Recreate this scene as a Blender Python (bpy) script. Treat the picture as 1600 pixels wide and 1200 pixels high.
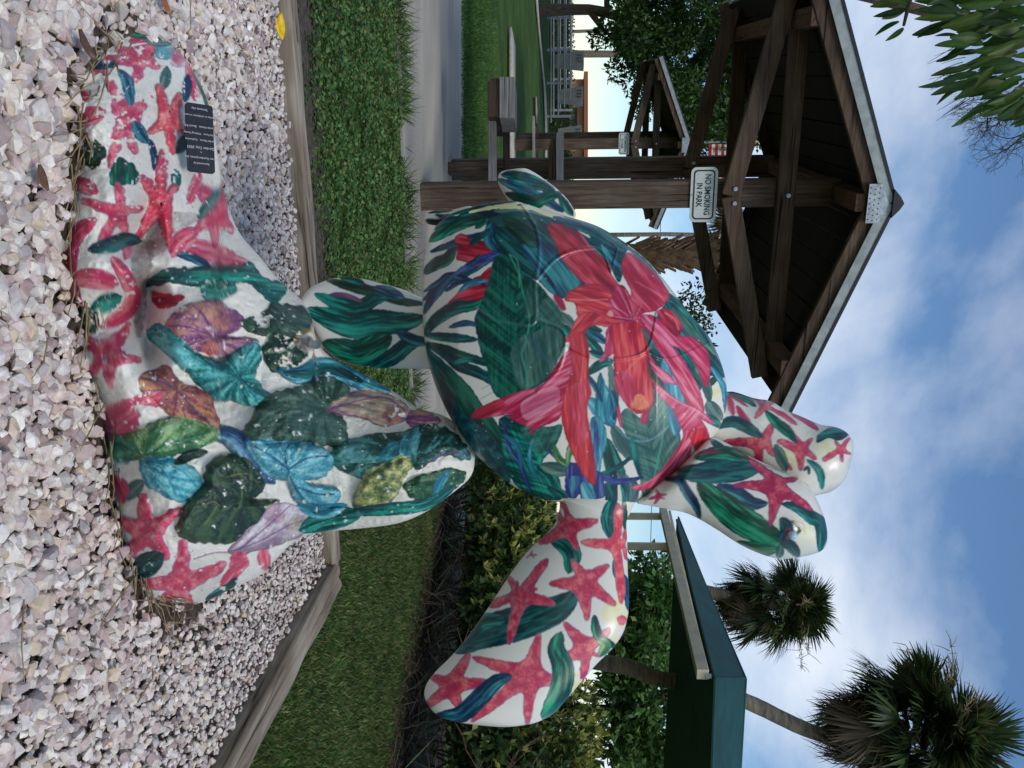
import bpy, bmesh, math, random
import numpy as np
from mathutils import Vector, Matrix, noise as mnoise

for o in list(bpy.data.objects): bpy.data.objects.remove(o, do_unlink=True)
SC = bpy.context.scene
COL = SC.collection
rng = np.random.default_rng(7)
random.seed(7)

# ------------------------------------------------------------------ camera
F = 1383.0                      # focal length in pixels of the 1600 px wide photograph
HC = 1.2                        # eye height
PITCH = math.radians(2.9)
cp, sp = math.cos(PITCH), math.sin(PITCH)
FWD = Vector((0, cp, -sp)); UPV = Vector((0, sp, cp)); RGT = Vector((1, 0, 0))
cam_d = bpy.data.cameras.new('camera'); cam = bpy.data.objects.new('camera', cam_d); COL.objects.link(cam)
cam_d.sensor_fit = 'HORIZONTAL'; cam_d.sensor_width = 36; cam_d.lens = F / 1600 * 36
cam_d.clip_start = 0.05; cam_d.clip_end = 5000
# the phone was held on its side: picture right is world up, picture down is world right
cam.matrix_world = Matrix(((0, -1, 0, 0), (sp, 0, -cp, 0), (cp, 0, sp, HC), (0, 0, 0, 1)))
SC.camera = cam

# ------------------------------------------------------------------ world, sun, exposure
SUN_EL, SUN_AZ = math.radians(52), math.radians(150)    # azimuth measured from +Y towards +X
W = bpy.data.worlds.new('World'); SC.world = W; W.use_nodes = True
nt = W.node_tree; nt.nodes.clear()
def wn(t, **k):
    n = nt.nodes.new(t)
    for a, b in k.items(): setattr(n, a, b)
    return n
sky = wn('ShaderNodeTexSky', sky_type='NISHITA', sun_disc=False, sun_elevation=SUN_EL, sun_rotation=SUN_AZ,
         altitude=0, air_density=1.0, dust_density=0.15, ozone_density=2.2)
tc = wn('ShaderNodeTexCoord')
sep = wn('ShaderNodeSeparateXYZ'); nt.links.new(tc.outputs['Generated'], sep.inputs[0])
addz = wn('ShaderNodeMath', operation='ADD'); nt.links.new(sep.outputs['Z'], addz.inputs[0]); addz.inputs[1].default_value = 0.16
absz = wn('ShaderNodeMath', operation='MAXIMUM'); nt.links.new(addz.outputs[0], absz.inputs[0]); absz.inputs[1].default_value = 0.05
dx = wn('ShaderNodeMath', operation='DIVIDE'); nt.links.new(sep.outputs['X'], dx.inputs[0]); nt.links.new(absz.outputs[0], dx.inputs[1])
dy = wn('ShaderNodeMath', operation='DIVIDE'); nt.links.new(sep.outputs['Y'], dy.inputs[0]); nt.links.new(absz.outputs[0], dy.inputs[1])
cmb = wn('ShaderNodeCombineXYZ'); nt.links.new(dx.outputs[0], cmb.inputs[0]); nt.links.new(dy.outputs[0], cmb.inputs[1])
nz = wn('ShaderNodeTexNoise'); nz.inputs['Scale'].default_value = 0.9; nz.inputs['Detail'].default_value = 8; nz.inputs['Roughness'].default_value = 0.56
nz.inputs['Distortion'].default_value = 0.25
mpn = wn('ShaderNodeMapping'); mpn.inputs['Location'].default_value = (7.35, 1.25, 0); mpn.inputs['Scale'].default_value = (0.95, 0.6, 1)
nt.links.new(cmb.outputs[0], mpn.inputs[0]); nt.links.new(mpn.outputs[0], nz.inputs['Vector'])
rmp = wn('ShaderNodeValToRGB'); rmp.color_ramp.elements[0].position = 0.46; rmp.color_ramp.elements[1].position = 0.74
rmp.color_ramp.elements[0].color = (0.04, 0.04, 0.04, 1); rmp.color_ramp.elements[1].color = (1, 1, 1, 1)
nt.links.new(nz.outputs['Fac'], rmp.inputs[0])
mx = wn('ShaderNodeMix', data_type='RGBA'); nt.links.new(rmp.outputs[0], mx.inputs['Factor'])
hs_ = wn('ShaderNodeHueSaturation'); hs_.inputs['Saturation'].default_value = 1.22; nt.links.new(sky.outputs[0], hs_.inputs['Color']); nt.links.new(hs_.outputs[0], mx.inputs['A']); mx.inputs['B'].default_value = (7.2, 7.7, 8.5, 1)
bg = wn('ShaderNodeBackground'); bg.inputs['Strength'].default_value = 0.106
nt.links.new(mx.outputs['Result'], bg.inputs['Color'])
wo = wn('ShaderNodeOutputWorld'); nt.links.new(bg.outputs[0], wo.inputs['Surface'])

sun_d = bpy.data.lights.new('sun', 'SUN'); sun_d.energy = 1.5; sun_d.angle = math.radians(22); sun_d.color = (1, 0.97, 0.92)
sun = bpy.data.objects.new('sun', sun_d); COL.objects.link(sun)
sdir = Vector((math.sin(SUN_AZ) * math.cos(SUN_EL), math.cos(SUN_AZ) * math.cos(SUN_EL), math.sin(SUN_EL)))
sun.rotation_euler = sdir.to_track_quat('Z', 'Y').to_euler()
vs = SC.view_settings; vs.view_transform = 'Standard'; vs.look = 'None'; vs.gamma = 1; vs.use_curve_mapping = False; vs.exposure = 0.25

# ------------------------------------------------------------------ helpers
def at(x, y, Y):
    """point on the sight line of photograph pixel (x,y) at world distance Y"""
    a = (x - 800) / F; b = (y - 600) / F
    d = FWD + UPV * a + RGT * b
    s = Y / d.y
    return Vector((d.x * s, Y, HC + d.z * s))
def at_np(x, y, Y):
    a = (x - 800) / F; b = (y - 600) / F
    dyv = cp + sp * a; dzv = -sp + cp * a
    s = Y / dyv
    return np.stack([b * s, Y + 0 * s, HC + dzv * s], -1)
def terr(Y): return 0.0 if Y < 12 else min(Y - 12, 30) * 0.027
def gnd(x, y):
    a = (x - 800) / F; b = (y - 600) / F
    d = FWD + UPV * a + RGT * b
    s = -HC / d.z
    return Vector((d.x * s, d.y * s, 0))
def gY(x): return gnd(x, 600).y

def tag(o, label=None, cat=None, group=None, kind=None):
    if label: o['label'] = label
    if cat: o['category'] = cat
    if group: o['group'] = group
    if kind: o['kind'] = kind
    return o
def empty(name, loc=(0, 0, 0), rz=0, parent=None):
    o = bpy.data.objects.new(name, None); COL.objects.link(o); o.location = loc; o.rotation_euler = (0, 0, rz)
    o.empty_display_size = 0.1
    if parent: o.parent = parent
    return o
def link(name, me, parent=None):
    o = bpy.data.objects.new(name, me); COL.objects.link(o)
    if parent: o.parent = parent
    return o
def copy_tree(o, parent=None):
    c = o.copy(); COL.objects.link(c)
    if parent is not None: c.parent = parent
    for ch in list(o.children): copy_tree(ch, c)
    return c

class MB:
    def __init__(s): s.v = []; s.f = []; s.smooth = False
    def box(s, c, size, M=None):
        hx, hy, hz = size[0] / 2, size[1] / 2, size[2] / 2
        b = len(s.v); c = Vector(c)
        for dz in (-hz, hz):
            for dy_ in (-hy, hy):
                for dx_ in (-hx, hx):
                    p = Vector((dx_, dy_, dz))
                    if M: p = M @ p
                    s.v.append(tuple(c + p))
        for q in ((0, 2, 3, 1), (4, 5, 7, 6), (0, 1, 5, 4), (2, 6, 7, 3), (0, 4, 6, 2), (1, 3, 7, 5)):
            s.f.append(tuple(b + i for i in q))
        return s
    def beam(s, p, q, w, h, up=(0, 0, 1)):
        p = Vector(p); q = Vector(q); d = q - p; L = d.length; d.normalize()
        up = Vector(up); sd = d.cross(up)
        if sd.length < 1e-4: sd = d.cross(Vector((0, 1, 0)))
        sd.normalize(); u = sd.cross(d)
        M = Matrix((sd, d, u)).transposed()
        return s.box((p + q) / 2, (w, L, h), M)
    def tube(s, pts, radii, n=8, cap=True, wob=0):
        pts = [Vector(p) for p in pts]; b = len(s.v); ref = Vector((0.31, 0.2, 0.9))
        for i, p in enumerate(pts):
            d = (pts[min(i + 1, len(pts) - 1)] - pts[max(i - 1, 0)]).normalized()
            a = d.cross(ref if abs(d.dot(ref.normalized())) < 0.95 else Vector((1, 0, 0))).normalized(); c = d.cross(a)
            r = radii[i] if hasattr(radii, '__len__') else radii
            for k in range(n):
                t = 2 * math.pi * k / n; rr = r * (1 + wob * random.uniform(-1, 1))
                s.v.append(tuple(p + a * (math.cos(t) * rr) + c * (math.sin(t) * rr)))
        for i in range(len(pts) - 1):
            for k in range(n):
                k2 = (k + 1) % n
                s.f.append((b + i * n + k, b + i * n + k2, b + (i + 1) * n + k2, b + (i + 1) * n + k))
        if cap:
            s.f.append(tuple(b + k for k in range(n))[::-1]); s.f.append(tuple(b + (len(pts) - 1) * n + k for k in range(n)))
        return s
    def poly(s, pts, off):
        """prism: polygon pts (3D) extruded by vector off"""
        b = len(s.v); n = len(pts); off = Vector(off)
        for p in pts: s.v.append(tuple(Vector(p)))
        for p in pts: s.v.append(tuple(Vector(p) + off))
        s.f.append(tuple(range(b, b + n))[::-1]); s.f.append(tuple(range(b + n, b + 2 * n)))
        for i in range(n):
            j = (i + 1) % n; s.f.append((b + i, b + j, b + n + j, b + n + i))
        return s
    def mesh(s, name, mat, bevel=0, smooth=False):
        me = bpy.data.meshes.new(name); me.from_pydata(s.v, [], s.f)
        bm = bmesh.new(); bm.from_mesh(me); bmesh.ops.recalc_face_normals(bm, faces=bm.faces)
        if bevel:
            bmesh.ops.bevel(bm, geom=list(bm.edges), offset=bevel, segments=1, affect='EDGES', clamp_overlap=True)
        bm.to_mesh(me); bm.free()
        if smooth: me.polygons.foreach_set('use_smooth', [True] * len(me.polygons))
        if mat: me.materials.append(mat)
        return me
    def build(s, name, mat, parent=None, bevel=0, smooth=False):
        return link(name, s.mesh(name, mat, bevel, smooth), parent)

def mesh_np(name, V, Fq, mat, col=None, smooth=True):
    me = bpy.data.meshes.new(name); V = np.asarray(V, np.float32).reshape(-1, 3); Fq = np.asarray(Fq, np.int32)
    k = Fq.shape[1]; n = len(Fq)
    me.vertices.add(len(V)); me.vertices.foreach_set('co', V.ravel())
    me.loops.add(n * k); me.loops.foreach_set('vertex_index', Fq.ravel())
    me.polygons.add(n); me.polygons.foreach_set('loop_start', np.arange(n, dtype=np.int32) * k)
    me.polygons.foreach_set('use_smooth', np.full(n, smooth))
    me.update(calc_edges=True)
    if col is not None:
        at_ = me.color_attributes.new('Col', 'FLOAT_COLOR', 'POINT')
        c4 = np.ones((len(V), 4), np.float32); c4[:, :3] = col
        at_.data.foreach_set('color', c4.ravel())
    if mat: me.materials.append(mat)
    return me
def grid_faces(nr, nc, off=0, flip=False):
    i = np.arange(nr - 1)[:, None] * nc + np.arange(nc - 1)[None, :]
    i = i.ravel() + off
    q = np.stack([i, i + 1, i + nc + 1, i + nc], 1)
    return q[:, ::-1] if flip else q
def s2l(c):
    c = np.asarray(c, float) / 255.0
    return np.where(c <= 0.04045, c / 12.92, ((c + 0.055) / 1.055) ** 2.4)

# scatter of leaf-like faces: folded diamonds
def leaves_np(P, D, S, L, Wd, fold=0.25):
    """P base, D direction, S side (unit), L length, Wd half width -> V, F(4)"""
    N = np.cross(D, S)
    L = np.asarray(L)[:, None]; Wd = np.asarray(Wd)[:, None]
    mid = P + D * L * 0.45
    v = np.stack([P, mid + S * Wd + N * Wd * fold, P + D * L, mid - S * Wd + N * Wd * fold], 1)
    f = np.arange(len(P))[:, None] * 4 + np.array([0, 1, 2, 3])[None]
    return v.reshape(-1, 3), f
def unit(a): return a / np.maximum(np.linalg.norm(a, axis=-1, keepdims=True), 1e-9)
def rand_frame(n, D=None, spread=1.0, r=rng):
    d = unit(r.normal(size=(n, 3))) if D is None else unit(np.asarray(D) + spread * r.normal(size=(n, 3)))
    s = unit(np.cross(d, r.normal(size=(n, 3))))
    return d, s
def pick_cols(cols, n, jit=0.15, r=rng):
    cols = np.array([s2l(c) for c in cols]); i = r.integers(0, len(cols), n)
    return np.clip(cols[i] * (1 + jit * r.normal(size=(n, 1))), 0.002, 1)

# ------------------------------------------------------------------ materials
def mat_new(name):
    m = bpy.data.materials.new(name); m.use_nodes = True
    b = m.node_tree.nodes['Principled BSDF']
    return m, m.node_tree, b
def N_(t, ty, **k):
    n = t.nodes.new(ty)
    for a, b in k.items():
        if a in n.inputs: n.inputs[a].default_value = b
        else: setattr(n, a, b)
    return n
def ramp(t, stops):
    r = t.nodes.new('ShaderNodeValToRGB'); e = r.color_ramp.elements
    while len(e) < len(stops): e.new(0.5)
    for i, (p, c) in enumerate(stops):
        e[i].position = p; c = s2l(c); e[i].color = (c[0], c[1], c[2], 1)
    return r
def noise_mat(name, stops, scale=5, detail=6, rough=0.85, bump=0.3, bscale=None, stretch=(1, 1, 1), spec=0.3, metal=0, dist=0.002, coord='Object'):
    m, t, b = mat_new(name)
    tcn = N_(t, 'ShaderNodeTexCoord'); mp = N_(t, 'ShaderNodeMapping'); mp.inputs['Scale'].default_value = stretch
    t.links.new(tcn.outputs[coord], mp.inputs[0])
    n = N_(t, 'ShaderNodeTexNoise', Scale=scale, Detail=detail, Roughness=0.6); t.links.new(mp.outputs[0], n.inputs['Vector'])
    r = ramp(t, stops); t.links.new(n.outputs['Fac'], r.inputs[0]); t.links.new(r.outputs[0], b.inputs['Base Color'])
    b.inputs['Roughness'].default_value = rough; b.inputs['Specular IOR Level'].default_value = spec; b.inputs['Metallic'].default_value = metal
    if bump:
        n2 = N_(t, 'ShaderNodeTexNoise', Scale=bscale or scale * 4, Detail=6); t.links.new(mp.outputs[0], n2.inputs['Vector'])
        bp = N_(t, 'ShaderNodeBump', Strength=bump, Distance=dist); t.links.new(n2.outputs['Fac'], bp.inputs['Height'])
        t.links.new(bp.outputs[0], b.inputs['Normal'])
    return m
def wood_mat(name, stops, axis=1, scale=3, bump=0.6, rough=0.85, grain=14):
    st = [grain, grain, grain]; st[axis] = 0.7
    m, t, b = mat_new(name)
    tcn = N_(t, 'ShaderNodeTexCoord'); mp = N_(t, 'ShaderNodeMapping'); mp.inputs['Scale'].default_value = st
    t.links.new(tcn.outputs['Object'], mp.inputs[0])
    n = N_(t, 'ShaderNodeTexNoise', Scale=scale, Detail=8, Roughness=0.65, Distortion=0.4); t.links.new(mp.outputs[0], n.inputs['Vector'])
    n3 = N_(t, 'ShaderNodeTexNoise', Scale=2.2, Detail=4); t.links.new(tcn.outputs['Object'], n3.inputs['Vector'])
    ma = N_(t, 'ShaderNodeMath', operation='MULTIPLY_ADD'); t.links.new(n3.outputs['Fac'], ma.inputs[0]); ma.inputs[1].default_value = 0.7
    sb = N_(t, 'ShaderNodeMath', operation='SUBTRACT'); t.links.new(n.outputs['Fac'], sb.inputs[0]); sb.inputs[1].default_value = 0.35
    t.links.new(sb.outputs[0], ma.inputs[2])
    r = ramp(t, stops); t.links.new(ma.outputs[0], r.inputs[0])
    st2 = [grain * 2.2] * 3; st2[axis] = 0.9; mp2 = N_(t, 'ShaderNodeMapping'); mp2.inputs['Scale'].default_value = st2; t.links.new(tcn.outputs['Object'], mp2.inputs[0])
    nc_ = N_(t, 'ShaderNodeTexNoise', Scale=1.3, Detail=3, Distortion=0.6); t.links.new(mp2.outputs[0], nc_.inputs['Vector'])
    cr_ = ramp(t, [(0.30, (70, 66, 62)), (0.40, (255, 255, 255))]); t.links.new(nc_.outputs['Fac'], cr_.inputs[0])
    mu_ = N_(t, 'ShaderNodeMix', data_type='RGBA', blend_type='MULTIPLY'); mu_.inputs['Factor'].default_value = 1; t.links.new(r.outputs[0], mu_.inputs['A']); t.links.new(cr_.outputs[0], mu_.inputs['B'])
    t.links.new(mu_.outputs['Result'], b.inputs['Base Color'])
    b.inputs['Roughness'].default_value = rough; b.inputs['Specular IOR Level'].default_value = 0.25
    bp = N_(t, 'ShaderNodeBump', Strength=bump, Distance=0.004); t.links.new(n.outputs['Fac'], bp.inputs['Height']); t.links.new(bp.outputs[0], b.inputs['Normal'])
    return m
def attr_mat(name, rough=0.55, transl=0.0, nscale=0, namp=0.3, bump=0, coat=0, spec=0.4, bscale=200, bdist=0.001):
    m, t, b = mat_new(name)
    a = N_(t, 'ShaderNodeAttribute', attribute_name='Col')
    src = a.outputs['Color']
    tcn = N_(t, 'ShaderNodeTexCoord')
    if nscale:
        n = N_(t, 'ShaderNodeTexNoise', Scale=nscale, Detail=4); t.links.new(tcn.outputs['Object'], n.inputs['Vector'])
        mr = N_(t, 'ShaderNodeMapRange'); mr.inputs['To Min'].default_value = 1 - namp; mr.inputs['To Max'].default_value = 1 + namp
        mr.inputs['From Min'].default_value = 0.3; mr.inputs['From Max'].default_value = 0.7
        t.links.new(n.outputs['Fac'], mr.inputs['Value'])
        mm = N_(t, 'ShaderNodeVectorMath', operation='SCALE'); t.links.new(src, mm.inputs[0]); t.links.new(mr.outputs[0], mm.inputs['Scale']); src = mm.outputs[0]
    t.links.new(src, b.inputs['Base Color']); b.inputs['Roughness'].default_value = rough; b.inputs['Specular IOR Level'].default_value = spec
    b.inputs['Coat Weight'].default_value = coat; b.inputs['Coat Roughness'].default_value = 0.18
    if bump:
        n2 = N_(t, 'ShaderNodeTexNoise', Scale=bscale, Detail=5); t.links.new(tcn.outputs['Object'], n2.inputs['Vector'])
        bp = N_(t, 'ShaderNodeBump', Strength=bump, Distance=bdist); t.links.new(n2.outputs['Fac'], bp.inputs['Height']); t.links.new(bp.outputs[0], b.inputs['Normal'])
    if transl:
        tr = N_(t, 'ShaderNodeBsdfTranslucent'); t.links.new(src, tr.inputs['Color'])
        ms = N_(t, 'ShaderNodeMixShader'); ms.inputs[0].default_value = transl
        t.links.new(b.outputs[0], ms.inputs[1]); t.links.new(tr.outputs[0], ms.inputs[2])
        t.links.new(ms.outputs[0], t.nodes['Material Output'].inputs['Surface'])
    return m
def plain(name, rgb, rough=0.6, metal=0, spec=0.4, var=0.12, scale=12, bump=0.1):
    c = np.array(rgb, float)
    return noise_mat(name, [(0.3, c * (1 - var)), (0.7, np.minimum(c * (1 + var), 255))], scale=scale, rough=rough, metal=metal, spec=spec, bump=bump)

M = {}
M['leaf'] = attr_mat('foliage_leaf', rough=0.5, transl=0.36)
M['grass'] = attr_mat('grass_blades', rough=0.6, transl=0.25)
M['bark'] = noise_mat('bark', [(0.3, (58, 46, 38)), (0.7, (112, 94, 78))], scale=6, bump=0.8, stretch=(3, 3, 0.8), dist=0.02)
M['palmbark'] = noise_mat('palm_bark', [(0.3, (92, 82, 70)), (0.7, (150, 138, 120))], scale=5, bump=0.7, stretch=(1, 1, 6), dist=0.015)
M['wood'] = wood_mat('shelter_wood_upright', [(0.2, (44, 34, 28)), (0.5, (82, 67, 56)), (0.85, (122, 108, 94))], axis=2)
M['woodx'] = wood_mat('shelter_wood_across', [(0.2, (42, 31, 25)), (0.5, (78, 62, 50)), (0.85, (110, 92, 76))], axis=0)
M['woody'] = wood_mat('shelter_wood_lengthwise', [(0.15, (52, 38, 30)), (0.5, (92, 70, 55)), (0.85, (124, 100, 80))], axis=1)
M['greywood'] = wood_mat('weathered_grey_wood', [(0.1, (84, 78, 72)), (0.5, (140, 136, 130)), (0.85, (178, 174, 168))], axis=0)
M['metal'] = plain('galvanised_metal', (150, 156, 158), rough=0.45, metal=0.7, var=0.15, scale=30)
M['bone'] = plain('eye_gloss', (160, 190, 205), rough=0.15)
M['dark'] = plain('black_paint', (22, 24, 26), rough=0.45, var=0.2)
# ------------------------------------------------------------------ ground
def lawn_mat():
    m, t, b = mat_new('lawn')
    tcn = N_(t, 'ShaderNodeTexCoord')
    n = N_(t, 'ShaderNodeTexNoise', Scale=1.1, Detail=8, Roughness=0.7); t.links.new(tcn.outputs['Object'], n.inputs['Vector'])
    n2 = N_(t, 'ShaderNodeTexNoise', Scale=45, Detail=4); t.links.new(tcn.outputs['Object'], n2.inputs['Vector'])
    ad = N_(t, 'ShaderNodeMath', operation='MULTIPLY_ADD'); t.links.new(n2.outputs['Fac'], ad.inputs[0]); ad.inputs[1].default_value = 0.5
    sb = N_(t, 'ShaderNodeMath', operation='SUBTRACT'); t.links.new(n.outputs['Fac'], sb.inputs[0]); sb.inputs[1].default_value = 0.25; t.links.new(sb.outputs[0], ad.inputs[2])
    r = ramp(t, [(0.25, (38, 48, 24)), (0.5, (58, 82, 34)), (0.8, (80, 106, 46))]); t.links.new(ad.outputs[0], r.inputs[0])
    t.links.new(r.outputs[0], b.inputs['Base Color']); b.inputs['Roughness'].default_value = 0.9; b.inputs['Specular IOR Level'].default_value = 0.1
    bp = N_(t, 'ShaderNodeBump', Strength=0.8, Distance=0.03); t.links.new(n2.outputs['Fac'], bp.inputs['Height']); t.links.new(bp.outputs[0], b.inputs['Normal'])
    return m
M['lawn'] = lawn_mat()
ys = [-20, 0, 3, 6, 9, 12, 14, 18, 24, 30, 36, 42, 60, 120, 400, 3000]
xs = [-3000, -400, -60, -20, -8, -3, 0, 3, 8, 20, 60, 400, 3000]
V = [(x, y, terr(y)) for y in ys for x in xs]
g = link('ground', mesh_np('ground', V, grid_faces(len(ys), len(xs)), M['lawn']))
tag(g, 'mown green lawn ground stretching behind the turtle statue', 'lawn', kind='structure')

M['soil'] = noise_mat('soil', [(0.3, (50, 42, 36)), (0.7, (98, 86, 74))], scale=25, bump=0.8, dist=0.01)
# timber lines, inner (gravel side) foot of each timber
A0 = gnd(414, -120); A1 = gnd(502, 884); B1 = gnd(300, 1232)
dA = (A1 - A0).normalized(); dB = (B1 - A1).normalized()
nA = Vector((-dA.y, dA.x, 0)); nB = Vector((-dB.y, dB.x, 0))      # outward (away from gravel)
C1 = A1 + dB * 3.2
def flat(name, pts, z, mat, parent=None, kind='structure'):
    me = bpy.data.meshes.new(name); me.from_pydata([(p[0], p[1], z) for p in pts], [], [tuple(range(len(pts)))]); me.materials.append(mat)
    o = link(name, me, parent)
    if kind and not parent: o['kind'] = kind
    return o
bed = flat('gravel_bed', [A0 - dA * 2, A1, C1, Vector((-5, 0.6, 0))], 0.004, M['soil'])
bed['label'] = 'bed of pale pink and white gravel under the statue'

# ---- stones: convex broken chips
def chip_mesh(seed, n=15):
    r = np.random.default_rng(seed); n = int(r.integers(13, 27))
    p = unit(r.normal(size=(n, 3))) * r.uniform(0.86, 1.0, (n, 1)); p *= np.array([1, r.uniform(0.65, 0.95), r.uniform(0.5, 0.8)])
    bm = bmesh.new()
    for q in p: bm.verts.new(q)
    res = bmesh.ops.convex_hull(bm, input=bm.verts)
    bmesh.ops.delete(bm, geom=[v for v in bm.verts if not v.link_faces], context='VERTS')
    bmesh.ops.triangulate(bm, faces=bm.faces)
    bm.normal_update(); bm.verts.ensure_lookup_table(); bm.verts.index_update()
    v = np.array([x.co[:] for x in bm.verts]); f = np.array([[x.index for x in q.verts] for q in bm.faces]); bm.free()
    return v, f
CH = [chip_mesh(100 + i) for i in range(16)]
STONE_COLS = [(236, 232, 224), (232, 226, 214), (240, 236, 230), (228, 218, 206), (226, 219, 212), (222, 214, 204), (232, 227, 222), (214, 200, 195), (210, 194, 188), (196, 178, 172), (198, 194, 188), (172, 154, 152), (216, 200, 176), (208, 202, 200), (226, 212, 206), (184, 176, 176)]
def stone_mat(name, objcol):
    m, t, b = mat_new(name)
    src = (N_(t, 'ShaderNodeObjectInfo').outputs['Color'] if objcol else N_(t, 'ShaderNodeAttribute', attribute_name='Col').outputs['Color'])
    tcn = N_(t, 'ShaderNodeNewGeometry')
    n = N_(t, 'ShaderNodeTexNoise', Scale=38, Detail=6, Roughness=0.65, Distortion=0.8); t.links.new(tcn.outputs['Position'], n.inputs['Vector'])
    mr = N_(t, 'ShaderNodeMapRange'); mr.inputs['From Min'].default_value = 0.3; mr.inputs['From Max'].default_value = 0.7; mr.inputs['To Min'].default_value = 0.74; mr.inputs['To Max'].default_value = 1.12
    t.links.new(n.outputs['Fac'], mr.inputs['Value'])
    mm = N_(t, 'ShaderNodeVectorMath', operation='SCALE'); t.links.new(src, mm.inputs[0]); t.links.new(mr.outputs[0], mm.inputs['Scale'])
    mxx = N_(t, 'ShaderNodeMix', data_type='RGBA'); n4 = N_(t, 'ShaderNodeTexNoise', Scale=22, Detail=5); t.links.new(tcn.outputs['Position'], n4.inputs['Vector'])
    rr = ramp(t, [(0.5, (0, 0, 0)), (0.66, (150, 150, 150))]); t.links.new(n4.outputs['Fac'], rr.inputs[0]); t.links.new(rr.outputs[0], mxx.inputs['Factor'])
    t.links.new(mm.outputs[0], mxx.inputs['A']); c = s2l((176, 146, 142)); mxx.inputs['B'].default_value = (c[0], c[1], c[2], 1)
    t.links.new(mxx.outputs['Result'], b.inputs['Base Color']); b.inputs['Roughness'].default_value = 0.62; b.inputs['Specular IOR Level'].default_value = 0.35
    n2 = N_(t, 'ShaderNodeTexNoise', Scale=90, Detail=5); t.links.new(tcn.outputs['Position'], n2.inputs['Vector'])
    bp = N_(t, 'ShaderNodeBump', Strength=0.5, Distance=0.004); t.links.new(n2.outputs['Fac'], bp.inputs['Height']); t.links.new(bp.outputs[0], b.inputs['Normal'])
    return m
M['stoneA'] = stone_mat('gravel_chips', False); M['stoneO'] = stone_mat('marble_chip', True)
def side(p, a, n): return (p[0] - a.x) * n.x + (p[1] - a.y) * n.y
# turtle base footprint on the ground (seen pixels of its foot), used to keep stones out
FOOT = [(196, 44), (150, 84), (120, 150), (118, 230), (108, 320), (102, 430), (122, 500), (150, 620), (166, 700), (178, 800), (205, 890), (235, 938), (300, 950)]
FOOTG = np.array([tuple(gnd(x, y)[:2]) for x, y in FOOT] + [(0.62, 2.85), (0.2, 2.95), (-0.5, 2.9), (-0.86, 2.72), (-1.0, 2.52)])
def inpoly(px, py, poly):
    c = np.zeros(np.shape(px), bool); n = len(poly)
    for i in range(n):
        x1, y1 = poly[i]; x2, y2 = poly[(i + 1) % n]
        if y1 == y2: continue
        k = ((y1 > py) != (y2 > py)) & (px < (x2 - x1) * (py - y1) / (y2 - y1) + x1)
        c ^= k
    return c
def place_stones(step, zlo, zhi, rlo, rhi, seed):
    r = np.random.default_rng(seed)
    gx, gy = np.meshgrid(np.arange(-2.6, 2.4, step), np.arange(1.55, 4.9, step))
    p = np.stack([gx.ravel(), gy.ravel()], 1) + r.uniform(-0.45, 0.45, (gx.size, 2)) * step
    k = (side(p.T, A0, nA) < -0.012) & (side(p.T, A1, nB) < -0.012) & ~inpoly(p[:, 0], p[:, 1], FOOTG)
    u = np.abs(p[:, 0]) < 0.47 * p[:, 1] + 0.45
    p = p[k & u]
    # bare twiggy strip along the foot of the statue, thin patches elsewhere
    FD_ = np.concatenate([FOOTG[i] + (FOOTG[i + 1] - FOOTG[i]) * np.linspace(0, 1, 8)[:, None] for i in range(12)]); d = np.min(np.linalg.norm(p[:, None] - FD_[None], axis=2), axis=1)
    nn = np.array([mnoise.noise(Vector((q[0] * 2.2, q[1] * 2.2, 3.1))) for q in p])
    keep = (r.uniform(size=len(p)) < np.clip(0.8 + 0.3 * (p[:, 1] - 1.75), 0.8, 1)) & (r.uniform(size=len(p)) < np.where(d < 0.05, 0.22, np.clip(0.4 + (d - 0.05) * 9, 0.3, 1))) & (nn > -0.7)
    p = p[keep]; d = d[keep]
    sz = r.uniform(rlo, rhi, len(p)) * (1.0 + 0.35 * (r.uniform(size=len(p)) < 0.12)) * np.clip(1.18 - 0.28 * (p[:, 1] - 1.75) - 0.13 * np.clip(p[:, 0], -1, 1), 0.62, 1.35)
    z = r.uniform(zlo, zhi, len(p))
    return np.concatenate([p, z[:, None], sz[:, None]], 1)
ST = np.concatenate([place_stones(0.042, 0.006, 0.012, 0.024, 0.034, 1), place_stones(0.034, 0.014, 0.030, 0.014, 0.026, 2), place_stones(0.026, 0.006, 0.026, 0.008, 0.015, 3)])
dist = np.sqrt(ST[:, 0] ** 2 + ST[:, 1] ** 2 + HC ** 2)
show = np.where((ST[:, 2] > 0.012) & (np.abs(ST[:, 0]) < 0.43 * ST[:, 1]) & (ST[:, 1] > 1.84), ST[:, 3] / dist, 0)
order = np.argsort(-show); near = set(order[:300].tolist())
stone_me = []
for i, (v, f) in enumerate(CH): stone_me.append(mesh_np('stone', v, f, M['stoneO'], smooth=False))
Vs, Fs, Cs = [], [], []; off = 0
cl = np.array([s2l(c) for c in STONE_COLS]) * np.array([1.05, 1.0, 0.95])
for i, (x, y, z, s) in enumerate(ST):
    ci = rng.integers(0, len(cl)); c = cl[ci] * rng.uniform(0.85, 1.08)
    R = Matrix.Rotation(rng.uniform(0, 6.28), 4, 'Z') @ Matrix.Rotation(rng.normal() * 0.5, 4, 'X') @ Matrix.Rotation(rng.normal() * 0.5, 4, 'Y')
    k = int(rng.integers(0, len(CH)))
    if i in near:
        o = link('stone', stone_me[k], bed); o.location = (x, y, z); o.scale = (s, s, s); o.rotation_euler = R.to_euler(); o.color = (c[0], c[1], c[2], 1)
    else:
        v, f = CH[k]; v = (v @ np.array(R.to_3x3()).T) * s + np.array([x, y, z])
        Vs.append(v); Fs.append(f + off); Cs.append(np.repeat(c[None], len(v), 0)); off += len(v)
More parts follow.
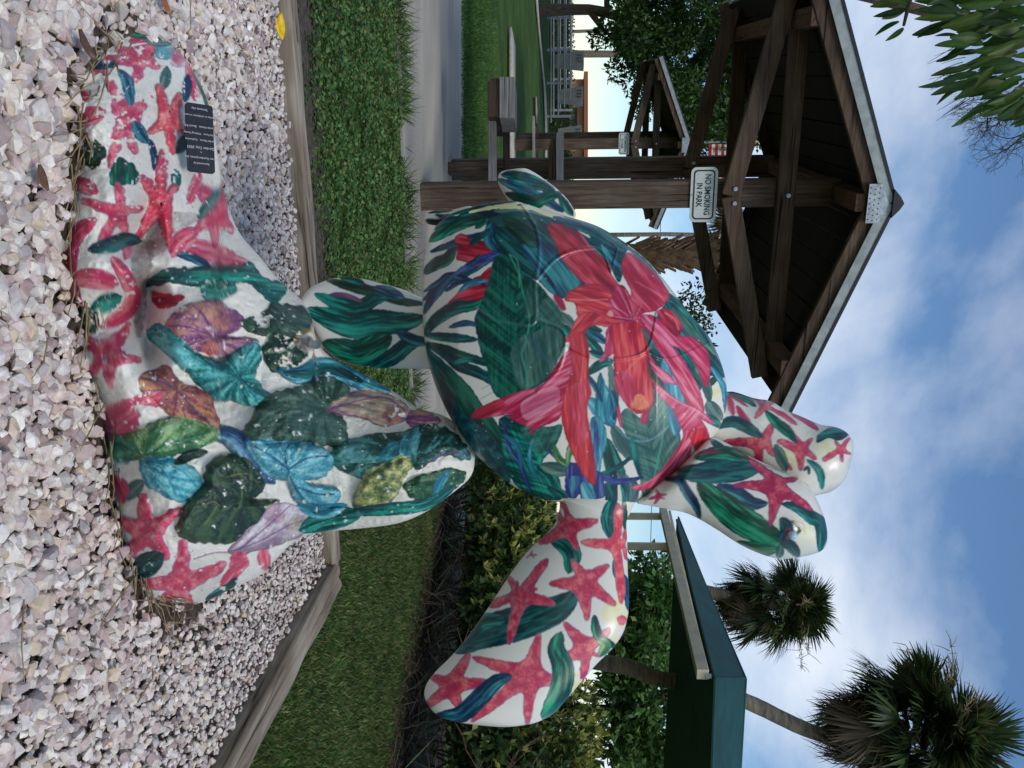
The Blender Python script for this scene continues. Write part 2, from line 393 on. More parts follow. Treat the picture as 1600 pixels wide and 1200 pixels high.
gr = link('gravel', mesh_np('gravel', np.concatenate(Vs), np.concatenate(Fs), M['stoneA'], np.concatenate(Cs), smooth=False), bed); gr['kind'] = 'stuff'

# ---- dry twigs and straw caught among the stones
r2 = np.random.default_rng(21)
mb = MB()
fp = [FOOTG[i] for i in range(0, 13)]
for k in range(300):
    if k < 230:
        i = r2.integers(0, len(fp) - 1); q = fp[i] + (fp[i + 1] - fp[i]) * r2.uniform(); q = q + r2.normal(size=2) * 0.035
        d = unit(fp[i + 1] - fp[i]) + r2.normal(size=2) * 0.5
    else:
        q = np.array([r2.uniform(-1.6, 1.4), r2.uniform(1.8, 4.2)]); d = r2.normal(size=2)
        if side(q, A0, nA) > -0.1 or side(q, A1, nB) > -0.1 or inpoly(np.array([q[0]]), np.array([q[1]]), FOOTG)[0]: continue
    d = unit(d); L = r2.uniform(0.04, 0.2); z = r2.uniform(0.02, 0.05)
    p0 = Vector((q[0], q[1], z)); p2 = Vector((q[0] + d[0] * L, q[1] + d[1] * L, z + r2.normal() * 0.012)); p1 = (p0 + p2) / 2 + Vector((r2.normal() * 0.012, r2.normal() * 0.012, 0.006))
    mb.tube([p0, p1, p2], [0.0022, 0.0018, 0.001], n=4, cap=False)
M['straw'] = noise_mat('dry_straw', [(0.3, (92, 76, 54)), (0.7, (170, 150, 112))], scale=20, bump=0)
tw = mb.build('dry_twigs', M['straw']); tag(tw, 'dry brown twigs and straw along the foot of the statue', 'twigs', kind='stuff')

# ---- fallen leaves
def curled_leaf(name, loc, rz, L, Wd, rgb, label, tilt=(0, 0)):
    V = []; n = 9
    for i in range(n):
        s = i / (n - 1); w = Wd * math.sin(math.pi * min(max(s, 0.02), 0.985)) ** 0.7
        for t in (-1, -0.5, 0, 0.5, 1): V.append(((s - 0.5) * L, t * w, 0.18 * L * (t * t) * 0.5 + 0.1 * L * (s - 0.5) ** 2 * 4))
    o = link(name, mesh_np(name, V, grid_faces(n, 5), plain(name + '_skin', rgb, rough=0.5, var=0.25, scale=30)))
    so = o.modifiers.new('thick', 'SOLIDIFY'); so.thickness = 0.0012
    o.location = loc; o.rotation_euler = (tilt[0], tilt[1], rz); tag(o, label, 'leaf', 'fallen leaves on the gravel'); return o
p = gnd(421, 50); curled_leaf('fallen_leaf', (p.x, p.y - 0.05, 0.055), 0.1, 0.105, 0.026, (236, 172, 20), 'bright yellow fallen leaf lying against the grey timber', (0.5, 0))
p = gnd(28, 278); curled_leaf('fallen_leaf', (p.x, p.y, 0.05), 0.6, 0.06, 0.018, (108, 78, 56), 'small brown curled leaf on the gravel near the lower left of the statue')
p = gnd(95, 72); curled_leaf('fallen_leaf', (p.x, p.y, 0.055), 1.0, 0.09, 0.016, (96, 74, 58), 'long dark brown leaf on gravel by the rounded end of the statue base')
p = gnd(228, 6); curled_leaf('fallen_leaf', (p.x, p.y, 0.05), 0.9, 0.07, 0.02, (150, 100, 64), 'tan fallen leaf at the edge of the picture on the gravel')

# ---- landscape timbers, rough-hewn
M['timber'] = wood_mat('timber_weathered', [(0.15, (70, 58, 46)), (0.42, (124, 110, 92)), (0.8, (176, 166, 150))], axis=0, scale=2.4, bump=1.0, grain=11)
def timber(name, p, q, n, w, zlo, zhi, label, seed):
    L = (q - p).length; nx = int(L / 0.03); d = (q - p).normalized()
    prof = []
    for a, b in (((0, zlo), (0, zhi)), ((0, zhi), (w, zhi)), ((w, zhi), (w, zlo))):
        m_ = 7
        for i in range(m_): t = i / m_; prof.append((a[0] + (b[0] - a[0]) * t, a[1] + (b[1] - a[1]) * t))
    prof.append((w, zlo)); npf = len(prof); V = []
    for i in range(nx + 1):
        x = L * i / nx
        for (s, z) in prof:
            e = min(1, (min(abs(s), abs(w - s)) + abs(zhi - z)) / 0.03)
            k = mnoise.noise(Vector((x * 3, s * 9 + seed, z * 9))) * 0.010 + mnoise.noise(Vector((x * 1.5, s * 60 + seed, z * 60))) * 0.006
            cut = -0.012 * (1 - e) + k
            crack = 0.012 if (abs(s - w * 0.55 - 0.012 * mnoise.noise(Vector((x * 2.5, seed, 0)))) < 0.005 and z >= zhi - 1e-4 and mnoise.noise(Vector((x * 0.9, seed, 5))) > -0.1) else 0
            V.append((x, s + (cut if s > w / 2 else -cut) * (z < zhi - 0.001), z + (cut - crack if z > zhi - 0.02 else 0)))
    nv = len(V); Fq = grid_faces(nx + 1, npf).tolist()
    me = bpy.data.meshes.new(name); me.from_pydata(V, [], Fq + [tuple(range(npf)), tuple(range(nv - npf, nv))[::-1]]); me.materials.append(M['timber'])
    me.polygons.foreach_set('use_smooth', [True] * len(Fq) + [False, False])
    o = link(name, me); o.location = p; o.rotation_euler = (0, 0, math.atan2(d.y, d.x)); tag(o, label, 'timber', 'timbers edging the gravel bed'); return o
timber('landscape_timber', A0, A1 + dA * 0.02, nA, 0.15, -0.05, 0.075, 'grey weathered timber running behind the statue along the green weeds', 3.0)
timber('landscape_timber', A1 + nA * 0.06 + dB * 0.0, C1, nB, 0.17, -0.05, 0.082, 'cracked grey timber slanting to the lower right corner beside the lawn', 9.0)

# ---- walkway slab
def walk_mat():
    m, t, b = mat_new('concrete_walk')
    tcn = N_(t, 'ShaderNodeTexCoord'); mp = N_(t, 'ShaderNodeMapping'); mp.inputs['Scale'].default_value = (0.22, 0.8, 1); t.links.new(tcn.outputs['Object'], mp.inputs[0])
    n = N_(t, 'ShaderNodeTexNoise', Scale=1.4, Detail=7, Roughness=0.6); t.links.new(mp.outputs[0], n.inputs['Vector'])
    n2 = N_(t, 'ShaderNodeTexNoise', Scale=40, Detail=6); t.links.new(tcn.outputs['Object'], n2.inputs['Vector'])
    ad = N_(t, 'ShaderNodeMath', operation='MULTIPLY_ADD'); t.links.new(n2.outputs['Fac'], ad.inputs[0]); ad.inputs[1].default_value = 0.25; t.links.new(n.outputs['Fac'], ad.inputs[2])
    r = ramp(t, [(0.38, (112, 108, 103)), (0.58, (152, 146, 136)), (0.8, (180, 172, 156))]); t.links.new(ad.outputs[0], r.inputs[0]); t.links.new(r.outputs[0], b.inputs['Base Color'])
    b.inputs['Roughness'].default_value = 0.9
    bp = N_(t, 'ShaderNodeBump', Strength=0.4, Distance=0.004); t.links.new(n2.outputs['Fac'], bp.inputs['Height']); t.links.new(bp.outputs[0], b.inputs['Normal'])
    return m
M['walk'] = walk_mat()
w0, w1, w2, w3 = gnd(610, -200), gnd(640, 600), gnd(668, 735), gnd(700, 800)
mb = MB(); e = gY(719)
mb.poly([(w0.x, w0.y, 0.02), (w1.x, w1.y, 0.02), (w2.x, w2.y, 0.02), (1.9, 11.3, 0.02), (w0.x - 9, e, 0.02), (w0.x - 9, w0.y, 0.02)], (0, 0, -0.12))
wk = mb.build('walkway', M['walk']); tag(wk, 'grey concrete walkway crossing behind the weeds', 'walkway', kind='structure')
# far paths on the lawn
def strip(name, pts, w, lift, label):
    V = []
    for i, p_ in enumerate(pts):
        V += [(p_[0], p_[1] - w / 2, terr(p_[1] - w / 2) + lift), (p_[0], p_[1] + w / 2, terr(p_[1] + w / 2) + lift)]
    me = mesh_np(name, V, grid_faces(len(pts), 2), M['sand']); o = link(name, me)
    so = o.modifiers.new('t', 'SOLIDIFY'); so.thickness = 0.06; so.offset = -1
    tag(o, label, 'path', kind='structure'); return o
M['sand'] = noise_mat('pale_path', [(0.3, (150, 142, 128)), (0.7, (196, 188, 172))], scale=9, rough=0.95)
def gpt(x, y):
    Y = 15.0
    for _ in range(40):
        z = terr(Y); a = (x - 800) / F; dyv = cp + sp * a; dzv = -sp + cp * a
        Y = 0.5 * Y + 0.5 * ((z - HC) / dzv * dyv) if dzv < 0 else 38
        Y = min(Y, 42)
    p = at(x, y, Y); return Vector((p.x, p.y, terr(Y)))
strip('path', [gpt(796, 58), gpt(796, 120), gpt(796, 200), gpt(796, 300)], 1.1, 0.03, 'short grey path slab on the lawn behind the shelter bench')
strip('path', [gpt(833, -40), gpt(838, 30), gpt(844, 90), gpt(849, 140), gpt(851, 190), gpt(851, 300)], 1.6, 0.03, 'sandy path crossing the far lawn')

# ---- weeds and grass
def nzv(p, s, o): return np.array([mnoise.noise(Vector((q[0] * s, q[1] * s, o))) for q in p])
def blades(name, P, hgt, wid, cols, lean, mat, label, cat, seed):
    r = np.random.default_rng(seed); n = len(P)
    ang = r.uniform(0, 6.28, n); D = unit(np.stack([np.cos(ang) * lean, np.sin(ang) * lean, np.ones(n)], 1) + r.normal(size=(n, 3)) * 0.25)
    S = unit(np.cross(D, r.normal(size=(n, 3))))
    h = hgt * r.uniform(0.5, 1.3, n); v, f = leaves_np(P, D, S, h, wid * r.uniform(0.6, 1.3, n), 0.1)
    tn = np.clip(1 + 0.55 * nzv(P, 1.3, 3.3) + 0.4 * nzv(P, 5.0, 7.7), 0.45, 1.6)[:, None]; c = np.repeat(pick_cols(cols, n, 0.22, r) * tn, 4, 0)
    o = link(name, mesh_np(name, v, f, mat, c)); tag(o, label, cat, kind='stuff'); return o
r3 = np.random.default_rng(33)
def region(n, x0, x1, y0, y1, test):
    p = np.stack([r3.uniform(x0, x1, n), r3.uniform(y0, y1, n)], 1); p = p[test(p)]
    return np.concatenate([p, np.zeros((len(p), 1))], 1)
def nearwalk(p):  # signed distance in Y to the near walkway edge (negative: on the weed side)
    ex = np.interp(p[:, 0], [w0.x, w1.x, w2.x], [w0.y, w1.y, w2.y]); return p[:, 1] - ex
def nzv(p, s, o): return np.array([mnoise.noise(Vector((q[0] * s, q[1] * s, o))) for q in p])
# bare soil strip beside the timber
flat('soil_strip', [A0 - dA * 1 + nA * 0.1, A1 + nA * 0.1, A1 + nA * 0.72, A0 - dA + nA * 0.66], 0.006, M['soil'])
tz = lambda p: (side(p.T, A0, nA) > 0.46 + 0.16 * nzv(p, 2.5, 1.0) + 0.10 * nzv(p, 9, 1.5)) & (nearwalk(p) < -0.05 + 0.30 * nzv(p, 3, 2.0) + 0.15 * nzv(p, 9, 2.0)) & (p[:, 0] < 0.75) & (nzv(p, 3.0, 12.0) + 0.6 * nzv(p, 9, 13.0) > -0.42)
P = region(70000, -3.6, 0.8, 3.6, 7.6, tz); n = len(P)
hmap = 0.015 + 0.075 * np.clip(nzv(P, 5, 8) + 0.35, 0, 1); hmap *= np.clip((side(P.T, A0, nA) - 0.36) * 2.2, 0.15, 1) * np.clip(-nearwalk(P) * 2.5 + 0.25, 0.2, 1); P[:, 2] = r3.uniform(0.1, 1, n) * hmap + 0.004
D, S = rand_frame(n, (0, 0, 0.1), 0.75, r3); D[:, 2] = D[:, 2] * 0.35
D = unit(D); S = unit(np.cross(D, np.array([0, 0, 1.0]) + 0.45 * r3.normal(size=(n, 3)))); L = r3.uniform(0.012, 0.032, n); v, f = leaves_np(P, D, S, L, L * 0.5, 0.2)
c = np.repeat(pick_cols([(74, 106, 48), (90, 126, 58), (104, 142, 70), (82, 122, 66), (64, 94, 46), (116, 142, 78), (120, 116, 64)], n, 0.2, r3), 4, 0)
gc = link('ground_cover', mesh_np('ground_cover', v, f, M['leaf'], c)); tag(gc, 'low green leafy weeds between the timber and the walkway', 'weeds', kind='stuff')
# scattered round weeds over the soil strip
tz2 = lambda p: (side(p.T, A0, nA) > 0.20) & (side(p.T, A0, nA) < 0.66) & (p[:, 0] < 0.9) & (nzv(p, 6, 4.0) > 0.05)
P = region(15000, -3.4, 0.9, 3.6, 5.6, tz2); n = len(P); P[:, 2] = r3.uniform(0.008, 0.03, n)
D, S = rand_frame(n, (0, 0, 0), 1, r3); D[:, 2] *= 0.2; L = r3.uniform(0.012, 0.03, n)
v, f = leaves_np(P, unit(D), unit(np.cross(D, [0, 0, 1.0]) + 1e-3), L, L * 0.45, 0.1)
link('sprouts', mesh_np('sprouts', v, f, M['leaf'], np.repeat(pick_cols([(58, 92, 44), (74, 112, 60), (88, 90, 50)], n, 0.2, r3), 4, 0)))
tag(bpy.data.objects['sprouts'], 'tiny green sprouts on bare soil beside the timber', 'weeds', kind='stuff')
# grass tufts leaning over the walkway edge
te = lambda p: (np.abs(nearwalk(p) - 0.02) < 0.10) & (nzv(p, 3.2, 6.0) > -0.12) & (p[:, 0] < 0.4)
P = region(30000, -3.6, 0.5, 6.0, 7.8, te)
blades('edge_grass', P[:1700], 0.17, 0.004, [(62, 92, 38), (84, 112, 48), (104, 118, 62)], 0.9, M['grass'], 'longer grass tufts spilling over the walkway edge', 'grass', 5)
# lawn on the right
HL0 = Vector((0.95, 9.6, 0)); HL1 = Vector((3.05, 5.75, 0)); hd = (HL1 - HL0).normalized(); hn = Vector((hd.y, -hd.x, 0)) * -1   # towards hedge
if hn.x < 0: hn = -hn
tl = lambda p: (side(p.T, HL0, hn) < 0.12) & ((side(p.T, A1, nB) > 0.2) | (side(p.T, A0, nA) > 0.2)) & (p[:, 0] > 0.55) & ((nearwalk(p) < 0) | (p[:, 0] > 1.0)) & (nzv(p, 1.6, 7.0) + 0.5 * nzv(p, 6, 9) > -0.85)
P = region(190000, 0.5, 4.5, 2.6, 9.6, tl)
blades('lawn_grass', P, 0.045, 0.0034, [(58, 80, 32), (72, 98, 40), (86, 112, 48), (64, 88, 38), (122, 116, 70), (98, 90, 56), (50, 68, 30), (78, 104, 44)], 0.8, M['grass'], 'short patchy lawn grass right of the gravel bed', 'grass', 6)
# lawn edge beyond the walkway
P = region(60000, -9, 0.5, 10.85, 16, lambda p: (r3.uniform(size=len(p)) < np.clip(1.2 - (p[:, 1] - 10.8) * 0.28, 0.12, 1)))
P[:, 2] = [terr(y) for y in P[:, 1]]
blades('far_lawn_grass', P, 0.075, 0.006, [(60, 92, 34), (78, 112, 42), (94, 126, 52)], 0.6, M['grass'], 'grass edge of the lawn beyond the walkway', 'grass', 8)
# ------------------------------------------------------------------ the painted turtle statue
NT = np.random.default_rng(5).uniform(size=(128, 128))
def vnoise(u, v):
    iu = np.floor(u).astype(int); iv = np.floor(v).astype(int); fu = u - iu; fv = v - iv
    fu = fu * fu * (3 - 2 * fu); fv = fv * fv * (3 - 2 * fv)
    a = NT[iu % 128, iv % 128]; b = NT[(iu + 1) % 128, iv % 128]; c = NT[iu % 128, (iv + 1) % 128]; d = NT[(iu + 1) % 128, (iv + 1) % 128]
    return (a * (1 - fu) + b * fu) * (1 - fv) + (c * (1 - fu) + d * fu) * fv
def spline(pts, closed, sub=5):
    p = np.array(pts, float); n = len(p); out = []
    rngi = range(n) if closed else range(n - 1)
    for i in rngi:
        if closed: a, b, c, d = p[(i - 1) % n], p[i], p[(i + 1) % n], p[(i + 2) % n]
        else: a, b, c, d = p[max(i - 1, 0)], p[i], p[i + 1], p[min(i + 2, n - 1)]
        for k in range(sub):
            t = k / sub
            out.append(0.5 * ((2 * b) + (c - a) * t + (2 * a - 5 * b + 4 * c - d) * t * t + (-a + 3 * b - 3 * c + d) * t ** 3))
    if not closed: out.append(p[-1])
    return np.array(out)
WHITE = (226, 221, 208)
# paint sets: dark, middle, light, outline
TEAL = ((2, 52, 54), (6, 100, 92), (40, 160, 136), (10, 40, 66))
GREEN = ((4, 48, 42), (8, 96, 74), (44, 158, 116), (10, 44, 58))
NAVY = ((14, 36, 66), (20, 78, 104), (56, 146, 150), (24, 34, 80))
DTEAL = ((4, 40, 46), (10, 70, 72), (34, 112, 104), (20, 40, 92))
DARKG = ((14, 38, 32), (26, 62, 46), (56, 92, 64), (18, 34, 34))
GREYG = ((44, 82, 78), (76, 108, 100), (118, 142, 132), (30, 74, 78))
TURQ = ((30, 104, 128), (58, 152, 166), (128, 198, 200), (34, 72, 112))
BLUEP = ((40, 36, 104), (62, 70, 146), (92, 150, 180), (36, 28, 90))
RED = ((128, 14, 40), (186, 32, 54), (216, 82, 96), (116, 18, 60))
CORAL = ((164, 22, 44), (206, 44, 58), (232, 98, 92), (130, 20, 56))
PINK = ((168, 28, 68), (204, 62, 96), (228, 134, 156), (140, 30, 80))
STAR = ((182, 44, 78), (208, 74, 92), (230, 118, 120), (134, 104, 140))
STARB = ((184, 46, 84), (206, 80, 100), (228, 136, 142), (140, 116, 156))
MAUVE = ((110, 62, 104), (160, 106, 134), (200, 146, 120), (78, 44, 92))
RUST = ((120, 62, 70), (160, 98, 88), (196, 140, 96), (84, 50, 92))
PALEM = ((140, 116, 136), (182, 164, 172), (214, 204, 206), (96, 70, 110))
OCHRE = ((70, 100, 72), (150, 152, 88), (206, 200, 140), (60, 90, 92))
LGREEN = ((40, 90, 60), (92, 140, 84), (154, 184, 130), (30, 90, 84))
GRIME = ((110, 102, 92), (140, 132, 122), (168, 162, 152), (130, 122, 112))
YEL = ((226, 214, 150), (232, 224, 176), (228, 224, 196), (228, 224, 190))

class Canvas:
    def __init__(s, x0, y0, x1, y1, base=WHITE):
        s.x0, s.y0 = x0, y0; s.C = np.empty((x1 - x0, y1 - y0, 3)); s.C[:] = base; s.H = np.zeros((x1 - x0, y1 - y0)); s.tf = (0, 0, 1.0); s.grow = 0.0; s.rag = 0.0
    def view(s, ox, oy, k): s.tf = (ox, oy, k); return s
    def T(s, pts):
        ox, oy, k = s.tf; return [(ox + a / k, oy + b / k) for a, b in pts]
    def _win(s, p, m=3):
        a = np.maximum(np.floor(p.min(0) - m).astype(int), (s.x0, s.y0)); b = np.minimum(np.ceil(p.max(0) + m).astype(int), (s.x0 + s.C.shape[0], s.y0 + s.C.shape[1]))
        if (b <= a).any(): return None
        X, Y = np.meshgrid(np.arange(a[0], b[0]), np.arange(a[1], b[1]), indexing='ij')
        return X, Y, (slice(a[0] - s.x0, b[0] - s.x0), slice(a[1] - s.y0, b[1] - s.y0))
    def _dist(s, X, Y, p, closed):
        best = np.full(X.shape, 1e9); par = np.zeros(X.shape); sgn = np.zeros(X.shape); n = len(p); acc = 0
        for i in range(n if closed else n - 1):
            a = p[i]; b = p[(i + 1) % n]; d = b - a; L2 = d @ d
            if L2 < 1e-9: continue
            t = np.clip(((X - a[0]) * d[0] + (Y - a[1]) * d[1]) / L2, 0, 1); ex = X - a[0] - t * d[0]; ey = Y - a[1] - t * d[1]
            q = ex * ex + ey * ey; k = q < best; L = math.sqrt(L2)
            best = np.where(k, q, best); par = np.where(k, acc + t * L, par); sgn = np.where(k, np.sign(d[0] * ey - d[1] * ex), sgn); acc += L
        return np.sqrt(best), par, sgn
    def _apply(s, sl, alpha, col, hgt, prof=1):
        s.C[sl] = s.C[sl] * (1 - alpha[..., None]) + col * alpha[..., None]
        if hgt: s.H[sl] = np.maximum(s.H[sl], hgt * np.minimum(alpha * 3, 1) * prof)
    def _ramp(s, n, cols):
        n = np.clip(n, 0, 1); n = (0.35 * n + 0.65 * n * n * (3 - 2 * n))[..., None]; d, m, l = (np.array(c, float) for c in cols[:3])
        return np.where(n < 0.5, d + (m - d) * n * 2, m + (l - m) * (n - 0.5) * 2)
    def shape(s, pts, cols, ang=None, smooth=True, alpha=1.0, h=0, ol=0.6, iso=False, chip=0, bright=0, veins=0, rad=None):
        p = np.array(s.T(pts)); q = spline(p, True, 4) if smooth else p
        w = s._win(q)
        if w is None: return
        X, Y, sl = w; ins = inpoly(X, Y, q.tolist()); d, _, _ = s._dist(X, Y, q, True)
        sd = np.where(ins, d, -d) + s.grow
        wob = (vnoise(X / 5.0, Y / 5.0) - 0.5) * 1.6 + (vnoise(X / 8.0 + 40, Y / 8.0) - 0.5) * s.rag
        al = np.clip(sd + 0.5 + wob, 0, 1) * alpha
        c = p.mean(0)
        if ang is None:
            u_, s_, vt = np.linalg.svd(p - c, full_matrices=False); dx_, dy_ = vt[0]
        else: dx_, dy_ = math.cos(ang), math.sin(ang)
        u = (X - c[0]) * dx_ + (Y - c[1]) * dy_; v = -(X - c[0]) * dy_ + (Y - c[1]) * dx_; o = c[0] * 3.7
        if rad is not None:
            c2 = np.array(s.T([rad])[0]); rr_ = np.hypot(X - c2[0], Y - c2[1]); th_ = np.arctan2(Y - c2[1], X - c2[0]) + 0.004 * rr_
            n = 0.42 * vnoise(rr_ / 40 + o, th_ * 5.5 + 20) + 0.34 * vnoise(rr_ / 18 + o, th_ * 14 + 50) + 0.24 * vnoise(X / 2.6 + o, Y / 2.6) + 0.10 * np.clip(rr_ / 60 - 0.5, -1, 1)
        elif veins:
            pv = u + np.abs(v) * 0.85 + 5 * vnoise(u / 30, v / 30)
            n = 0.36 * vnoise(pv / 9 + o, np.abs(v) / 60 + 3 * (v > 0)) + 0.36 * vnoise(pv / 3.2 + o, np.abs(v) / 30 + 7 * (v > 0)) + 0.28 * vnoise(u / 40, v / 2.4 + o)
        elif iso: n = 0.6 * vnoise(X / 9 + o, Y / 9) + 0.4 * vnoise(X / 2.5 + o, Y / 2.5 + 9); n = 0.5 + (n - 0.5) * 0.75
        else:
            bend = v + 6 * vnoise(u / 45 + o, v / 60)
            n = 0.40 * vnoise(u / 60 + o, bend / 9) + 0.38 * vnoise(u / 30 + o + 31, bend / 3.2) + 0.22 * vnoise(u / 14 + 77 + o, bend / 1.6)
        n = (n - 0.5) * 2.2 + 0.46 + bright
        col = s._ramp(n, cols)
        if ol:
            k = np.clip(1 - np.abs(sd - 1.0) / 1.6, 0, 1) * ol; col = col * (1 - k[..., None]) + np.array(cols[3], float) * k[..., None]
        if chip:
            m = 0.6 * vnoise(X / 11 + 50, Y / 11) + 0.4 * vnoise(X / 4, Y / 4 + 13); al = al * np.clip((m - chip) * 14 + 0.5, 0, 1)
        s._apply(sl, al, col, h, np.clip(sd / 13, 0.0, 1) ** 0.5 if h else 1)
    def leaf(s, path, w, cols, alpha=1.0, h=0, ol=0.55, rib=0.5, pw=0.65, chip=0, bright=0):
        p = spline(s.T(path), False, 6); w = w / s.tf[2]; q = s._win(p, int(w) + 3)
        if q is None: return
        X, Y, sl = q; d, par, sg = s._dist(X, Y, p, False)
        Lt = np.sum(np.linalg.norm(np.diff(p, axis=0), axis=1)); t = np.clip(par / Lt, 0.001, 0.999)
        half = w / 2 * 1.12 * np.sin(math.pi * t) ** (pw * 0.82) + 0.4; sd = half - d + s.grow
        al = np.clip(sd + 0.5 + (vnoise(X / 5.0, Y / 5.0) - 0.5) * 1.2, 0, 1) * alpha
        v = d * sg; o = p[0, 0] * 2.3
        n = 0.42 * vnoise(par / 45 + o, v / 6) + 0.36 * vnoise(par / 22 + o + 31, v / 2.4) + 0.22 * vnoise(par / 9 + o, v / 1.2)
        n = (n - 0.5) * 2.3 + 0.46 + bright + 0.14 * sg
        col = s._ramp(n, cols)
        if rib: k = np.clip(1 - d / 1.3, 0, 1) * rib; col = col * (1 - k[..., None]) + np.array(cols[0], float) * k[..., None]
        if ol: k = np.clip(1 - np.abs(sd - 0.8) / 1.4, 0, 1) * ol; col = col * (1 - k[..., None]) + np.array(cols[3], float) * k[..., None]
        if chip:
            m = 0.6 * vnoise(X / 11 + 50, Y / 11) + 0.4 * vnoise(X / 4, Y / 4 + 13); al = al * np.clip((m - chip) * 14 + 0.5, 0, 1)
        s._apply(sl, al, col, h, np.clip(sd / 9, 0.0, 1) ** 0.5 if h else 1)
    def star(s, c, tips, cols=STAR, h=0, inner=0.45, chip=0):
        c = np.array(c, float); tips = sorted([np.array(t, float) for t in tips], key=lambda t: math.atan2(*(t - c)[::-1])); n = len(tips); pts = []
        for i in range(n):
            a = tips[i]; b = tips[(i + 1) % n]; da = a - c; db = b - c; la, lb = np.linalg.norm(da), np.linalg.norm(db)
            pr = np.array([-da[1], da[0]]) / la; wd = min(la, 150) * 0.098
            pts += [tuple(c + da * 0.72 - pr * wd * 1.55), tuple(c + da * 0.95 - pr * wd * 0.8), tuple(a), tuple(c + da * 0.95 + pr * wd * 0.8), tuple(c + da * 0.72 + pr * wd * 1.55)]
            m = da / la + db / lb; lm = np.linalg.norm(m)
            if lm > 0.3: pts.append(tuple(c + m / lm * min(la, lb) * inner))
        s.shape(pts, cols, iso=True, h=h, ol=0.75, chip=chip)
    def blob(s, c, r, cols, alpha=0.7):
        s.shape([(c[0] + r * math.cos(t) * (1 + 0.2 * math.sin(3 * t + c[0])), c[1] + r * math.sin(t)) for t in np.arange(0, 6.28, 0.7)], cols, alpha=alpha, iso=True, ol=0)
    def line(s, path, w, rgb, alpha=0.6, h=0):
        p = spline(s.T(path), False, 6); w = w / s.tf[2]; q = s._win(p, int(w) + 3)
        if q is None: return
        X, Y, sl = q; d, _, _ = s._dist(X, Y, p, False); al = np.clip(w / 2 - d + 0.5, 0, 1) * alpha
        s._apply(sl, al, np.array(rgb, float), h)
    def grime(s, amt, chipw=0.0, seed=0):
        X, Y = np.meshgrid(np.arange(s.C.shape[0]) + s.x0, np.arange(s.C.shape[1]) + s.y0, indexing='ij')
        n = 0.5 * vnoise(X / 40 + seed, Y / 40) + 0.3 * vnoise(X / 13 + seed, Y / 13) + 0.2 * vnoise(X / 4, Y / 4 + seed)
        k = np.clip((n - 0.5) * 3, 0, 1) * amt; g_ = np.array([150, 142, 126.0])
        s.C = s.C * (1 - k[..., None]) + np.minimum(s.C, g_) * k[..., None]
        if chipw:
            m = 0.65 * vnoise(X / 9 + 3 + seed, Y / 9) + 0.35 * vnoise(X / 3, Y / 3 + 5); c = np.clip((m - (1 - chipw)) * 16, 0, 1)
            s.C = s.C * (1 - c[..., None]) + np.array([226, 223, 214.0]) * c[..., None]; s.H -= 0.12 * c
            sp_ = (vnoise(X / 1.7 + 9, Y / 1.7 + seed) > 0.965); s.C[sp_] = (228, 226, 220)
            dk = (vnoise(X / 2.1 + 19, Y / 2.1 + seed) > 0.955); s.C[dk] = s.C[dk] * 0.62
    def sample(s, x, y):
        fx = np.clip(x - s.x0, 0, s.C.shape[0] - 1.01); fy = np.clip(y - s.y0, 0, s.C.shape[1] - 1.01); ix = fx.astype(int); iy = fy.astype(int); u = (fx - ix)[..., None]; v = (fy - iy)[..., None]
        def bl(A): return (A[ix, iy] * (1 - u) + A[ix + 1, iy] * u) * (1 - v) + (A[ix, iy + 1] * (1 - u) + A[ix + 1, iy + 1] * u) * v
        return s2l(bl(s.C)), bl(s.H[..., None])[..., 0]

M['paint'] = attr_mat('painted_fibreglass', rough=0.34, bump=0.12, coat=0.3, bscale=60, bdist=0.003)
M['paintrough'] = attr_mat('painted_rough_cast', rough=0.55, bump=0.55, coat=0.05, bscale=70, bdist=0.005)

